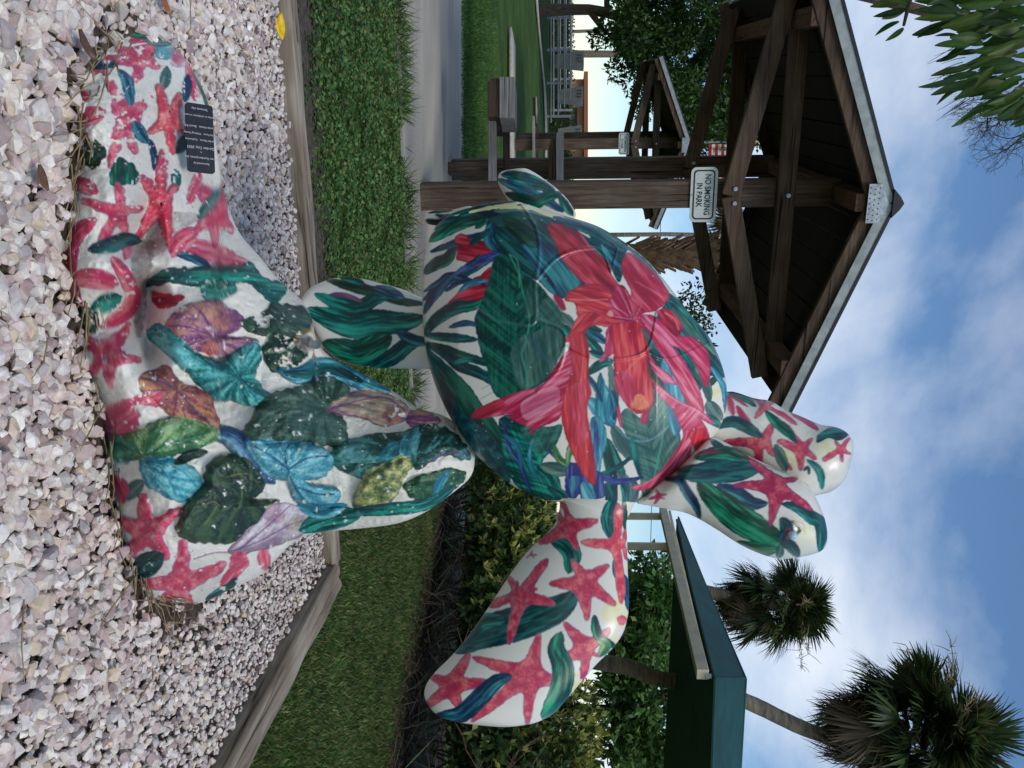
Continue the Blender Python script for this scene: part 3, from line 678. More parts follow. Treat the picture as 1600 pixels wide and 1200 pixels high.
def solid(name, poly, canvas, dfront, dback, parent, axis=(1, 0), step=1.5, hs=0.0, mat='paint', rough=0.0, smooth=5, extra=None):
    """closed shell: rows across the outline; dfront/dback(x,y,c,ws) give the world distance of the front and back skin,
    c = cos of the position across the row (1 in the middle, 0 at the outline)"""
    q = spline(poly, True, smooth); ax = np.array(axis, float); ax /= np.linalg.norm(ax); bx = np.array([-ax[1], ax[0]])
    s_ = q @ ax; t_ = q @ bx; smin, smax = s_.min(), s_.max(); nr = max(int((smax - smin) / step), 20)
    k = np.linspace(0, 1, nr); k = k + 0 * k; ss = smin + (smax - smin) * (0.5 - 0.5 * np.cos(np.pi * k)) * 0.35 + (smax - smin) * k * 0.65
    ss[0] += 0.02; ss[-1] -= 0.02
    lo = np.empty(nr); hi = np.empty(nr); n = len(q)
    for i, sv in enumerate(ss):
        a = s_; b = np.roll(s_, -1); k_ = (a - sv) * (b - sv) <= 0; k_ &= (a != b)
        tt = t_[k_] + (np.roll(t_, -1)[k_] - t_[k_]) * (sv - a[k_]) / (b[k_] - a[k_])
        lo[i], hi[i] = (tt.min(), tt.max()) if len(tt) else (0, 0)
    wmax = (hi - lo).max(); ws = np.sqrt(np.clip((hi - lo) / wmax, 0.0004, 1))
    def skin(nc, fn, front):
        th = np.linspace(-math.pi / 2, math.pi / 2, nc); th = th * 0.75 + np.sin(th) * 0 + 0.25 * np.tan(th * 0.5) * math.pi / 2
        tn = np.sin(th)[None]; c = np.cos(th)[None] * np.ones((nr, 1)); mid = ((lo + hi) / 2)[:, None]; hf = ((hi - lo) / 2)[:, None]
        T_ = mid + hf * tn; S_ = ss[:, None] + 0 * T_; x = S_ * ax[0] + T_ * bx[0]; y = S_ * ax[1] + T_ * bx[1]
        endk = np.minimum(1, np.minimum(np.arange(nr), nr - 1 - np.arange(nr)) / 3.0)[:, None]
        col, hh = canvas.sample(x, y)
        d = fn(x, y, c, ws[:, None])
        if front: d = d - hs * hh * np.clip(c * 4, 0, 1)
        if rough and front: d = d + rough * (vnoise(x / 14 + 3, y / 14) - 0.5 + 0.5 * (vnoise(x / 6, y / 6 + 7) - 0.5)) * np.clip(c * 3, 0, 1)
        return at_np(x, y, d).reshape(-1, 3), col.reshape(-1, 3)
    nf = int(wmax / step * 1.2); nb = max(nf // 6, 12)
    Vf, Cf = skin(nf, dfront, True); Vb, Cb = skin(nb, dback, False)
    fl = ax[0] * bx[1] - ax[1] * bx[0] > 0
    Fq = np.concatenate([grid_faces(nr, nf, 0, flip=True), grid_faces(nr, nb, len(Vf), flip=False)])
    o = link(name, mesh_np(name, np.concatenate([Vf, Vb]), Fq, M[mat], np.concatenate([Cf, Cb])), parent); o.data.transform(Matrix.Translation(-parent.location)); return o

turtle = empty('turtle_statue', (0.2, 2.5, 0))
tag(turtle, 'large painted sea turtle statue with red flowers and pink starfish on the gravel', 'statue')

# ================= shell
cs = Canvas(640, 300, 1150, 810); cs.grow = 0.8
A = (640, 280, 3.2); B = (640, 480, 3.2)
cs.view(*A)
for path, w, c in [
    ([(100, 312), (180, 255), (260, 215), (400, 185)], 60, GREEN), ([(70, 472), (130, 425), (190, 395), (228, 330)], 52, GREEN), ([(105, 362), (220, 322), (300, 292), (390, 268)], 26, NAVY),
    ([(70, 605), (150, 530), (230, 490), (320, 440), (420, 385), (540, 358)], 40, NAVY), ([(75, 560), (140, 522), (210, 482), (310, 518), (405, 532)], 30, NAVY), ([(72, 670), (110, 600), (180, 520), (218, 478)], 34, NAVY),
    ([(70, 782), (130, 705), (230, 642), (320, 625), (410, 580)], 56, TEAL), ([(80, 780), (200, 792), (335, 802)], 36, TEAL), ([(80, 818), (180, 850), (260, 882), (375, 905)], 34, GREEN), ([(80, 825), (170, 868), (250, 932), (330, 962), (400, 1000), (465, 1065)], 46, DTEAL),
    ([(330, 245), (370, 212), (380, 190)], 22, GREEN), ([(250, 180), (330, 165), (430, 140), (520, 128)], 26, TEAL), ([(120, 185), (200, 170), (300, 150)], 20, GREEN)]: cs.leaf(path, w, c)
cs.shape([(230, 290), (270, 275), (300, 300), (350, 305), (400, 330), (435, 375), (400, 400), (320, 440), (280, 410), (235, 400), (240, 350)], RED)
cs.shape([(320, 500), (360, 480), (405, 440), (412, 525), (360, 522)], RED); cs.shape([(190, 628), (230, 580), (290, 535), (385, 540), (395, 592), (300, 603), (240, 600)], RED)
cs.leaf([(220, 480), (300, 430), (420, 380), (560, 352)], 26, BLUEP); cs.leaf([(290, 430), (330, 405), (350, 380)], 16, NAVY)
# dark leaf masses
cs.shape([(300, 150), (400, 118), (520, 108), (600, 128), (700, 162), (830, 193), (1000, 262), (1085, 318), (1070, 400), (1060, 490), (1040, 510), (1000, 430), (920, 350), (860, 280), (780, 235), (680, 210), (520, 175), (430, 190), (380, 185)], DTEAL, ang=0.42)
for path, w, c in [([(420, 160), (560, 150), (700, 185)], 26, GREYG), ([(560, 128), (700, 175), (800, 215), (900, 290)], 18, YEL), ([(720, 190), (860, 235), (960, 290), (1050, 380)], 34, NAVY), ([(860, 215), (960, 270), (1060, 330)], 20, GREYG), ([(900, 320), (980, 380), (1050, 470)], 34, TEAL), ([(960, 330), (1010, 400), (1062, 440)], 14, TURQ), ([(300, 165), (420, 140), (560, 118)], 12, YEL), ([(450, 145), (520, 138), (600, 150)], 10, YEL)]: cs.leaf(path, w, c, ol=0.2)
cs.shape([(390, 210), (430, 185), (520, 165), (600, 170), (680, 200), (720, 260), (750, 350), (790, 430), (880, 520), (830, 560), (780, 592), (720, 575), (690, 545), (640, 505), (560, 475), (520, 385), (440, 365), (400, 330), (385, 270)], DTEAL, ang=0.6)
cs.shape([(560, 340), (640, 300), (700, 330), (760, 400), (860, 515), (790, 590), (720, 575), (660, 520), (620, 440)], NAVY, ang=0.9, bright=0.08); cs.shape([(400, 200), (520, 165), (640, 190), (600, 240), (480, 240)], GREYG, alpha=0.55, ol=0); cs.leaf([(410, 220), (400, 300), (440, 360)], 50, NAVY); cs.leaf([(470, 200), (560, 260), (640, 340)], 70, DARKG, alpha=0.6)
cs.shape([(412, 440), (432, 390), (492, 368), (542, 420), (562, 470), (640, 522), (700, 592), (742, 642), (772, 722), (777, 800), (760, 862), (722, 930), (690, 992), (640, 1032), (582, 1062), (520, 1102), (450, 1092), (410, 1042), (390, 952), (360, 872), (340, 782), (328, 700), (358, 622), (380, 562), (400, 502)], ((6, 50, 46), (12, 82, 68), (34, 116, 92), (30, 54, 110)), ang=1.57, veins=15)
cs.line([(500, 378), (545, 470), (565, 560), (600, 700), (580, 830), (585, 1030)], 9, (70, 160, 130), 0.75); cs.line([(500, 378), (535, 400), (550, 470), (548, 540)], 7, (90, 170, 140), 0.7)
for i in range(12):
    yy = 440 + i * 48; cs.line([(555, yy), (480, yy + 60), (400 - 4 * i, yy + 130)], 3.5, (40, 130, 104), 0.5); cs.line([(570, yy), (640, yy + 45), (690, yy + 85)], 3, (40, 120, 100), 0.4)
cs.shape([(505, 870), (560, 792), (640, 760), (722, 738), (768, 800), (752, 872), (710, 962), (640, 1022), (560, 1042), (520, 955)], GREYG, alpha=0.75, ol=0.15, ang=1.4); cs.shape([(630, 700), (655, 622), (700, 592), (762, 660), (772, 742), (700, 722)], GREYG, alpha=0.7, ol=0.15); cs.leaf([(580, 690), (600, 660), (615, 600), (600, 540)], 60, GREYG, alpha=0.5, ol=0, rib=0)
cs.line([(585, 810), (560, 880), (585, 960), (590, 1040)], 10, (70, 150, 130), 0.8); cs.line([(600, 790), (650, 850), (700, 930)], 9, (60, 90, 140), 0.6)
for k in range(9): cs.line([(575, 840 + k * 22), (540, 870 + k * 22), (520, 905 + k * 20)], 3, (60, 130, 115), 0.5)
cs.shape([(1290, 602), (1340, 600), (1420, 690), (1500, 800), (1552, 900), (1575, 990), (1500, 980), (1480, 1010), (1420, 1100), (1350, 1160), (1200, 1160), (1170, 1000), (1190, 850), (1160, 742), (1230, 692), (1270, 640)], DTEAL, ang=0.95, bright=0.1)
cs.shape([(1340, 640), (1420, 702), (1490, 790), (1530, 880), (1440, 790), (1370, 702)], LGREEN, ang=0.9, alpha=0.8, ol=0); cs.shape([(1320, 640), (1400, 760), (1480, 880), (1500, 960), (1400, 860), (1330, 740)], GREYG, ang=0.9, alpha=0.7, ol=0); cs.leaf([(1280, 600), (1380, 640), (1490, 780), (1560, 920)], 16, GREYG, ol=0); cs.leaf([(1180, 860), (1220, 1000), (1230, 1140)], 80, DARKG); cs.leaf([(1270, 900), (1310, 1020), (1330, 1140)], 60, TURQ)
cs.view(*B)
cs.shape([(66, 190), (140, 248), (220, 320), (300, 400), (362, 490), (420, 560), (462, 640), (472, 740), (500, 875), (420, 815), (330, 740), (255, 645), (190, 560), (140, 460), (100, 350), (72, 250)], ((6, 44, 46), (10, 78, 66), (26, 112, 84), (20, 40, 80)), ang=0.95); cs.shape([(200, 500), (300, 560), (400, 640), (470, 760), (500, 870), (420, 815), (330, 740), (255, 645)], NAVY, alpha=0.55, ol=0, iso=True)
cs.shape([(450, 560), (520, 540), (600, 592), (700, 600), (762, 590), (742, 660), (702, 722), (662, 772), (690, 832), (742, 902), (755, 958), (650, 958), (560, 912), (500, 840), (470, 732), (460, 640)], TEAL, ang=1.15, veins=17); cs.shape([(560, 600), (700, 600), (760, 592), (730, 680), (670, 740), (610, 700)], GREYG, alpha=0.6, ol=0)
cs.leaf([(470, 560), (500, 700), (560, 800), (600, 920)], 14, BLUEP); cs.leaf([(640, 800), (700, 850), (745, 950)], 60, TEAL)
for path, w, c in [([(868, 128), (930, 200), (975, 262)], 34, TEAL), ([(880, 110), (930, 140), (985, 180)], 34, NAVY), ([(890, 335), (950, 288), (1020, 268)], 36, TEAL), ([(1000, 285), (1020, 400), (1015, 610)], 40, GREYG), ([(1015, 590), (1060, 680), (1110, 760)], 56, GREYG), ([(895, 455), (960, 530), (1025, 592)], 60, TURQ), ([(1030, 778), (1060, 838), (1092, 900), (1075, 1005)], 36, GREYG),
    ([(985, 655), (1030, 760), (1075, 835)], 36, TEAL), ([(960, 640), (990, 740), (1012, 850), (1022, 990)], 44, GREEN), ([(1005, 860), (1015, 950), (985, 1010)], 40, TEAL), ([(655, 792), (740, 812), (810, 822)], 56, GREYG), ([(770, 90), (800, 130), (840, 150)], 36, TEAL), ([(760, 30), (800, 70), (830, 100)], 30, GREYG)]: cs.leaf(path, w, c)
cs.shape([(950, 330), (975, 380), (1002, 440), (1007, 520), (972, 582), (930, 520), (935, 430)], TURQ); cs.leaf([(955, 335), (945, 400), (935, 470)], 16, NAVY)
cs.shape([(910, 560), (960, 560), (985, 660), (960, 760), (940, 850), (900, 800), (905, 680)], TURQ, ang=1.57); cs.leaf([(930, 570), (935, 680), (925, 820)], 18, BLUEP)
cs.shape([(1050, 560), (1090, 508), (1160, 560), (1200, 490), (1230, 400), (1270, 460), (1322, 560), (1352, 650), (1342, 742), (1272, 812), (1222, 862), (1175, 970), (1150, 850), (1120, 740), (1090, 650)], ((34, 78, 72), (60, 104, 92), (96, 132, 118), (20, 84, 84)), ang=1.3, veins=22); cs.line([(1270, 460), (1270, 620), (1220, 860)], 9, (60, 160, 130), 0.7)
cs.line([(1030, 600), (1100, 660), (1200, 665), (1290, 600)], 9, (110, 150, 165), 0.7)
cs.shape([(1290, 400), (1330, 330), (1372, 420), (1362, 560), (1342, 640), (1300, 600)], TURQ, ang=1.4)
cs.leaf([(695, 715), (760, 772), (830, 800), (950, 842), (1050, 872), (1165, 850)], 26, BLUEP); cs.leaf([(960, 830), (1040, 800), (1105, 752)], 16, TEAL); cs.leaf([(720, 690), (750, 760), (810, 795)], 26, LGREEN)
cs.shape([(790, 800), (840, 780), (900, 822), (960, 832), (972, 942), (930, 960), (935, 1003), (900, 970), (860, 960), (850, 930), (820, 960), (785, 930), (780, 860)], BLUEP, ang=1.57); cs.shape([(860, 880), (910, 890), (930, 960), (935, 1000), (895, 965), (865, 950)], TURQ, ol=0.2); cs.shape([(800, 860), (850, 850), (835, 900), (815, 950)], TURQ, ol=0, alpha=0.7)
cs.leaf([(1490, 400), (1515, 370), (1545, 335)], 20, DARKG); cs.blob((1535, 425), 28, YEL); cs.leaf([(1490, 470), (1520, 520), (1560, 560)], 60, GREYG); cs.leaf([(1430, 300), (1480, 380), (1500, 470)], 40, GREYG); cs.leaf([(1510, 300), (1570, 400), (1585, 540)], 22, TURQ); cs.leaf([(1470, 540), (1520, 570), (1560, 600)], 30, TEAL)
for path, w, c in [([(840, 60), (900, 100), (960, 120)], 30, TEAL), ([(900, 220), (960, 240), (1010, 230)], 26, TEAL), ([(880, 330), (930, 400), (960, 470)], 20, NAVY), ([(1010, 420), (1030, 500), (1020, 560)], 26, NAVY), ([(1110, 650), (1130, 760), (1160, 860)], 18, TEAL), ([(980, 880), (1000, 940), (990, 1005)], 30, DTEAL), ([(1060, 880), (1080, 940), (1070, 1000)], 24, TEAL), ([(1120, 860), (1130, 930), (1100, 1000)], 26, GREYG), ([(830, 640), (800, 720), (790, 790)], 22, LGREEN), ([(700, 900), (760, 930), (790, 965)], 30, TEAL), ([(480, 640), (540, 700), (560, 800)], 18, TURQ), ([(620, 660), (600, 760), (640, 860)], 14, TURQ)]: cs.leaf(path, w, c)
cs.view(*A)
for path, w, c in [([(760, 215), (900, 262), (1020, 340)], 22, DTEAL), ([(940, 250), (1030, 300), (1090, 350)], 24, TEAL), ([(1090, 340), (1180, 420), (1270, 530)], 14, GREYG), ([(1290, 570), (1400, 690), (1500, 830)], 26, TEAL), ([(300, 330), (350, 290), (400, 250)], 22, TEAL), ([(250, 560), (310, 520), (390, 505)], 20, TURQ), ([(200, 740), (280, 720), (340, 730)], 20, NAVY), ([(220, 920), (300, 900), (380, 930)], 22, TEAL), ([(180, 560), (240, 520), (300, 500)], 16, NAVY), ([(120, 250), (160, 215), (230, 190)], 24, DTEAL)]: cs.leaf(path, w, c)
# scute seams as low ridges
cs.view(*A)
for pth in ([(560, 120), (640, 260), (650, 400), (630, 520), (630, 700), (580, 730)], [(640, 500), (760, 380), (940, 345), (1010, 460)], [(640, 700), (760, 750), (780, 830), (740, 960), (640, 1060)], [(1010, 460), (1060, 300), (1090, 320)], [(780, 830), (960, 900), (1180, 860), (1240, 660)], [(580, 730), (420, 700), (330, 640)], [(1180, 860), (1300, 900), (1500, 820)]):
    cs.line(pth, 14, (130, 160, 160), 0.18, h=0.5)
# flower
cs.shape([(980, 560), (1060, 530), (1110, 600), (1150, 670), (1180, 700), (1150, 760), (1060, 760), (1000, 740), (930, 720), (960, 640)], RED, ol=0)
cs.shape([(690, 235), (720, 220), (780, 235), (850, 270), (900, 330), (940, 370), (990, 420), (1010, 480), (1052, 540), (1040, 592), (1000, 572), (960, 532), (900, 527), (860, 512), (800, 442), (760, 392), (730, 322)], RED, ang=0.75); cs.line([(775, 400), (830, 365), (920, 350)], 8, (214, 120, 130), 0.7); cs.line([(850, 260), (880, 310), (900, 340)], 10, (220, 150, 160), 0.5)
cs.shape([(1060, 430), (1090, 370), (1130, 390), (1180, 430), (1230, 480), (1292, 562), (1287, 602), (1240, 650), (1170, 667), (1130, 682), (1100, 622), (1110, 562), (1080, 502)], ((156, 24, 52), (190, 44, 70), (216, 96, 112), (130, 20, 60)), ang=0.9); cs.line([(1130, 510), (1200, 550), (1260, 590)], 6, (220, 130, 130), 0.6)
cs.view(*A)
cs.shape([(1140, 690), (1200, 680), (1270, 720), (1330, 782), (1410, 790), (1482, 850), (1502, 940), (1485, 1040), (1430, 925), (1370, 855), (1290, 822), (1200, 752)], PINK, ang=0.8); cs.shape([(1240, 662), (1290, 650), (1340, 690), (1362, 752), (1330, 782), (1270, 722)], RED); cs.line([(1280, 670), (1325, 700), (1345, 750)], 12, (232, 120, 120), 0.7)
cs.shape([(1150, 700), (1200, 720), (1290, 812), (1352, 882), (1402, 962), (1452, 1062), (1470, 1190), (1400, 1135), (1350, 1042), (1300, 942), (1230, 832)], PINK, ang=0.95); cs.line([(1180, 730), (1300, 850), (1380, 980), (1440, 1090)], 9, (236, 140, 150), 0.6)
cs.shape([(985, 762), (1010, 740), (1022, 850), (1000, 882), (948, 912), (975, 862)], PINK)
cs.shape([(1000, 742), (1060, 717), (1130, 710), (1165, 762), (1195, 852), (1190, 942), (1210, 1022), (1217, 1110), (1182, 1162), (1130, 1167), (1080, 1122), (1040, 1052), (1025, 962), (1020, 852)], CORAL, ang=1.5); cs.blob((1150, 1115), 38, ((226, 120, 70), (238, 146, 90), (240, 170, 120), (0, 0, 0)), 0.75); cs.line([(1060, 1000), (1120, 920), (1180, 880)], 12, (236, 130, 100), 0.6); cs.shape([(1020, 1020), (1060, 960), (1120, 990), (1120, 1100), (1080, 1120)], PINK, alpha=0.6, ol=0)
cs.shape([(790, 572), (840, 540), (920, 525), (980, 552), (1040, 602), (1080, 660), (1092, 702), (1020, 722), (940, 722), (880, 722), (840, 682), (830, 622), (780, 606)], CORAL, ang=0.3); cs.line([(800, 600), (900, 605), (990, 600)], 6, (244, 150, 140), 0.7)
cs.shape([(840, 690), (900, 662), (985, 702), (930, 722), (880, 752), (870, 792), (830, 802), (778, 815), (800, 772)], CORAL, ang=2.4); cs.shape([(720, 580), (760, 600), (780, 650), (750, 640)], PINK)
cs.shape([(1030, 540), (1060, 545), (1092, 602), (1122, 672), (1110, 712), (1060, 702), (1010, 652), (1000, 622)], PINK, ang=1.0)
for pth in ([(1010, 640), (1060, 670), (1105, 705)], [(1040, 560), (1070, 620), (1105, 700)], [(1070, 560), (1095, 620), (1115, 690)], [(1000, 690), (1060, 700), (1105, 708)], [(1150, 640), (1120, 690), (1108, 710)]): cs.line(pth, 7, (128, 20, 62), 0.7); cs.line([(a + 8, b - 6) for a, b in pth], 4, (240, 150, 150), 0.7)
cs.blob((1005, 672), 14, ((230, 130, 120), (240, 160, 140), (240, 180, 160), (0, 0, 0)), 0.8)
cs.view(*B)
cs.shape([(830, 140), (870, 130), (895, 222), (890, 362), (902, 422), (880, 502), (902, 622), (920, 742), (927, 882), (880, 852), (840, 782), (800, 692), (770, 602), (758, 502), (780, 402), (800, 302), (800, 202)], CORAL, ang=1.5); cs.shape([(800, 180), (850, 140), (860, 300), (830, 400), (800, 380)], RED, alpha=0.7, ol=0.2, ang=1.5); cs.shape([(790, 420), (880, 380), (870, 520), (890, 640), (840, 700), (800, 600)], PINK, alpha=0.55, ol=0, ang=1.5); cs.line([(890, 370), (905, 430), (885, 490), (890, 620)], 12, (190, 40, 70), 0.8)
cs.shape([(315, 555), (340, 510), (450, 460), (560, 420), (660, 390), (722, 310), (792, 220), (812, 302), (782, 402), (762, 502), (742, 562), (640, 602), (612, 635), (600, 602), (498, 552), (530, 530), (430, 545)], PINK, ang=2.65); cs.shape([(560, 480), (660, 420), (740, 400), (740, 480), (660, 540), (580, 560)], ((210, 110, 140), (228, 160, 180), (236, 196, 206), (0, 0, 0)), alpha=0.6, ol=0, ang=2.7); cs.shape([(318, 555), (340, 512), (450, 462), (470, 500), (390, 545)], RED, ol=0.2, alpha=0.7)
cs.shape([(1200, 240), (1232, 290), (1290, 330), (1335, 387), (1260, 362), (1210, 302)], PINK); cs.shape([(1035, 500), (1050, 510), (1062, 600), (1045, 570)], PINK); cs.shape([(1160, 540), (1195, 520), (1180, 580), (1160, 575)], PINK)
cs.shape([(1210, 360), (1280, 420), (1370, 482), (1450, 512), (1512, 570), (1500, 582), (1442, 545), (1482, 602), (1497, 682), (1440, 722), (1412, 682), (1392, 762), (1300, 852), (1212, 907), (1130, 912), (1118, 895), (1200, 870), (1270, 802), (1330, 722), (1370, 642), (1340, 562), (1310, 502), (1250, 442)], PINK, ang=2.2); cs.shape([(1400, 630), (1470, 610), (1495, 680), (1440, 722)], CORAL, ang=1.9); cs.line([(1240, 400), (1340, 470), (1440, 520), (1505, 572)], 8, (236, 150, 165), 0.7); cs.line([(1150, 895), (1260, 830), (1350, 720), (1390, 620)], 8, (236, 140, 150), 0.6)
X_, Y_ = np.meshgrid(np.arange(510) + 640, np.arange(510) + 300, indexing='ij')
for i in range(45):
    x, y = rng.uniform(690, 1110), rng.uniform(340, 770); cs.view(0, 0, 1); cs.line([(x, y), (x + 1, y + 1)], 1.5, (215, 222, 220), 0.8)
SHELL = [(661, 430), (663, 400), (671, 372), (684, 350), (705, 334), (735, 324), (765, 317), (800, 314), (828, 320), (858, 331), (900, 342), (930, 352), (955, 365), (985, 385), (1012, 408), (1035, 434), (1055, 460), (1078, 490), (1105, 522), (1122, 555), (1132, 585), (1136, 612), (1134, 640), (1126, 665), (1110, 688), (1088, 710), (1062, 734), (1040, 754), (1018, 772), (990, 786), (955, 793), (920, 790), (890, 786), (862, 783), (840, 777), (818, 768), (795, 755), (770, 735), (745, 712), (725, 685), (705, 655), (690, 625), (678, 595), (668, 560), (662, 520), (660, 475)]
def sf(x, y, c, ws):
    lx = (x - 900) / 245.0; ly = (y - 560) / 240.0; rim = 0.05 * np.clip((lx * lx + ly * ly - 0.75) * 3, 0, 1)
    return 2.52 - (0.055 + 0.17 * np.clip(1 - lx * lx * 0.8 - ly * ly * 0.75, 0, 1) ** 0.75) * np.sqrt(np.clip(c, 0, 1)) * np.clip(ws * 1.15, 0, 1)
def sb(x, y, c, ws): return 2.52 + 0.15 * c * ws
solid('shell', SHELL, cs, sf, sb, turtle, hs=0.018, step=1.2)

# ================= head (two lobes: face with the eye, and the raised snout behind)
Hz = (1000, 560, 3.636)
def head_paint(c):
    c.view(*Hz)
    c.blob((860, 560), 62, YEL, 0.8); c.blob((1045, 500), 60, YEL, 0.7); c.blob((960, 990), 50, YEL, 0.5)
    for pth, w in (([(500, 205), (515, 260), (530, 325)], 34), ([(548, 268), (600, 350), (652, 425)], 36), ([(500, 202), (560, 240), (615, 275)], 14), ([(745, 288), (820, 325), (892, 378)], 26), ([(855, 305), (940, 350), (1015, 408)], 34), ([(805, 358), (850, 410), (888, 472)], 28), ([(770, 540), (820, 590), (862, 635)], 28)): c.leaf(pth, w, STAR, pw=0.5)
    c.star((690, 465), [(470, 478), (640, 380), (770, 358), (768, 558), (668, 628)]); c.star((712, 265), [(650, 342), (640, 225), (700, 222), (775, 245), (770, 300)]); c.star((920, 508), [(778, 468), (860, 420), (985, 452), (1002, 575), (912, 638)]); c.star((1140, 515), [(1036, 582), (1105, 465), (1190, 450), (1200, 545), (1150, 592)])
    for pth, w, k in [([(498, 188), (580, 212), (658, 272)], 40, GREEN), ([(712, 298), (780, 370), (850, 430), (888, 478)], 50, GREEN), ([(435, 395), (520, 358), (600, 388), (695, 448)], 62, DTEAL), ([(768, 488), (800, 560), (832, 642)], 56, GREYG), ([(948, 575), (1020, 640), (1035, 745)], 38, TEAL), ([(890, 705), (930, 725), (960, 760)], 26, LGREEN), ([(930, 640), (955, 620), (960, 660)], 16, TEAL)]: c.leaf(pth, w, k)
    c.shape([(1005, 440), (1040, 412), (1085, 390), (1150, 395), (1192, 430), (1130, 467), (1070, 452), (1010, 480)], TEAL)
def face_paint(c):
    c.view(*Hz)
    c.blob((960, 1000), 60, YEL, 0.6); c.blob((900, 950), 40, YEL, 0.4)
    for pth, w, k in [([(395, 455), (470, 520), (565, 612)], 44, DTEAL), ([(305, 565), (430, 542), (520, 545), (625, 578)], 76, GREEN), ([(205, 640), (320, 652), (450, 642), (560, 640), (695, 615)], 118, DTEAL), ([(440, 720), (540, 762), (640, 822), (725, 822)], 76, NAVY), ([(325, 705), (430, 800), (560, 905), (690, 985), (840, 1055)], 150, GREEN), ([(805, 825), (900, 848), (970, 900), (1022, 935), (1032, 1010), (1022, 1105)], 66, TEAL),
                      ([(145, 690), (220, 690), (270, 762), (320, 842), (338, 915)], 48, NAVY), ([(555, 1042), (650, 1085), (785, 1085)], 72, GREEN), ([(798, 905), (832, 962), (812, 1035)], 66, DTEAL), ([(795, 1055), (850, 1062), (905, 1125)], 60, GREEN), ([(800, 1060), (788, 1135)], 42, GREEN)]: c.leaf(pth, w, k)
    c.shape([(315, 545), (380, 515), (440, 520), (470, 530), (400, 540)], RED, alpha=0.8)
    c.star((790, 712), [(525, 722), (612, 568), (898, 680), (978, 868), (738, 958)], ((160, 24, 66), (188, 44, 76), (214, 92, 104), (84, 50, 110)), inner=0.4)
    c.star((110, 785), [(45, 800), (90, 740), (155, 770), (140, 800), (80, 830)]); c.line([(640, 590), (760, 625), (880, 680)], 5, (130, 120, 120), 0.6)
    c.shape([(790, 1005), (820, 965), (862, 960), (880, 1000), (850, 1040), (805, 1040)], NAVY); c.shape([(832, 975), (858, 968), (862, 1000), (840, 1030), (825, 1005)], RED, ol=0.2); c.shape([(858, 985), (880, 990), (872, 1015), (855, 1015)], ((120, 170, 200), (160, 200, 220), (200, 226, 236), (80, 130, 170)))
    c.line([(870, 930), (905, 955), (915, 985), (885, 1010)], 9, (190, 184, 170), 0.8, h=0.9); c.line([(860, 920), (925, 940), (935, 1000)], 6, (170, 164, 152), 0.6)
ch = Canvas(1060, 590, 1345, 800); head_paint(ch); ch.grime(0.25, 0.0, 4)
HEADL = [(1085, 650), (1100, 615), (1136, 612), (1150, 613), (1178, 622), (1205, 627), (1226, 640), (1253, 651), (1281, 663), (1305, 667), (1322, 675), (1332, 688), (1334, 701), (1330, 720), (1324, 742), (1313, 758), (1297, 769), (1280, 773), (1262, 778), (1230, 775), (1190, 740), (1140, 705), (1095, 690)]
solid('head', HEADL, ch, lambda x, y, c, ws: 2.62 - 0.11 * c * ws, lambda x, y, c, ws: 2.62 + 0.11 * c * ws, turtle, axis=(0.83, 0.55), hs=0.01)
cf = Canvas(985, 680, 1310, 890); face_paint(cf); cf.grime(0.12, 0.0, 9)
FACE = [(1000, 778), (1015, 768), (1030, 752), (1052, 738), (1075, 715), (1090, 700), (1110, 684), (1135, 692), (1170, 712), (1209, 730), (1247, 747), (1268, 766), (1277, 782), (1284, 798), (1290, 815), (1293, 836), (1291, 852), (1281, 862), (1262, 868), (1240, 872), (1218, 873), (1190, 866), (1155, 850), (1124, 830), (1096, 813), (1070, 801), (1045, 796), (1015, 790), (995, 786)]
head = solid('head', FACE, cf, lambda x, y, c, ws: 2.50 - 0.11 * c * ws - 0.012 * np.exp(-((x - 1240) ** 2 + (y - 828) ** 2) / 380.0), lambda x, y, c, ws: 2.50 + 0.12 * c * ws, turtle, axis=(0.85, 0.52), hs=0.012)
head['label'] = 'near lobe of the head with the painted eye'
bm = bmesh.new(); bmesh.ops.create_uvsphere(bm, u_segments=16, v_segments=10, radius=0.013); me = bpy.data.meshes.new('eye'); bm.to_mesh(me); bm.free()
me.materials.append(M['bone']); me.polygons.foreach_set('use_smooth', [True] * len(me.polygons)); ey = link('eye', me, head); ey.location = at(1238, 836, 2.388) - turtle.location

# ================= right front flipper
cfl = Canvas(655, 755, 1010, 1150); cfl.view(640, 760, 3.0)
cfl.blob((985, 590), 75, YEL, 0.8); cfl.blob((765, 920), 48, YEL, 0.8); cfl.blob((930, 730), 60, YEL, 0.6)
for pth, w, k in [([(655, 240), (720, 268), (762, 320), (745, 405)], 78, TEAL), ([(200, 770), (340, 690), (480, 650), (600, 610), (700, 570), (782, 502)], 145, DTEAL), ([(265, 710), (340, 640), (450, 625)], 70, TEAL), ([(958, 55), (930, 150), (952, 248)], 60, TEAL), ([(1005, 60), (1008, 150), (1012, 205)], 22, DARKG), ([(1000, 410), (1022, 500), (1030, 585)], 34, NAVY), ([(960, 340), (965, 400), (985, 450)], 22, NAVY)]: cfl.leaf(pth, w, k, pw=0.5)
cfl.star((740, 195), [(715, 68), (885, 158), (788, 300), (605, 268), (690, 90)]); cfl.star((985, 275), [(975, 80), (802, 262), (992, 550), (1030, 190), (1032, 350)], ((196, 54, 80), (220, 84, 90), (236, 130, 120), (150, 100, 130)), inner=0.3); cfl.star((820, 445), [(758, 338), (936, 366), (968, 558), (832, 630), (652, 458)]); cfl.star((512, 505), [(650, 338), (685, 552), (466, 742), (370, 562), (462, 420)], inner=0.4)
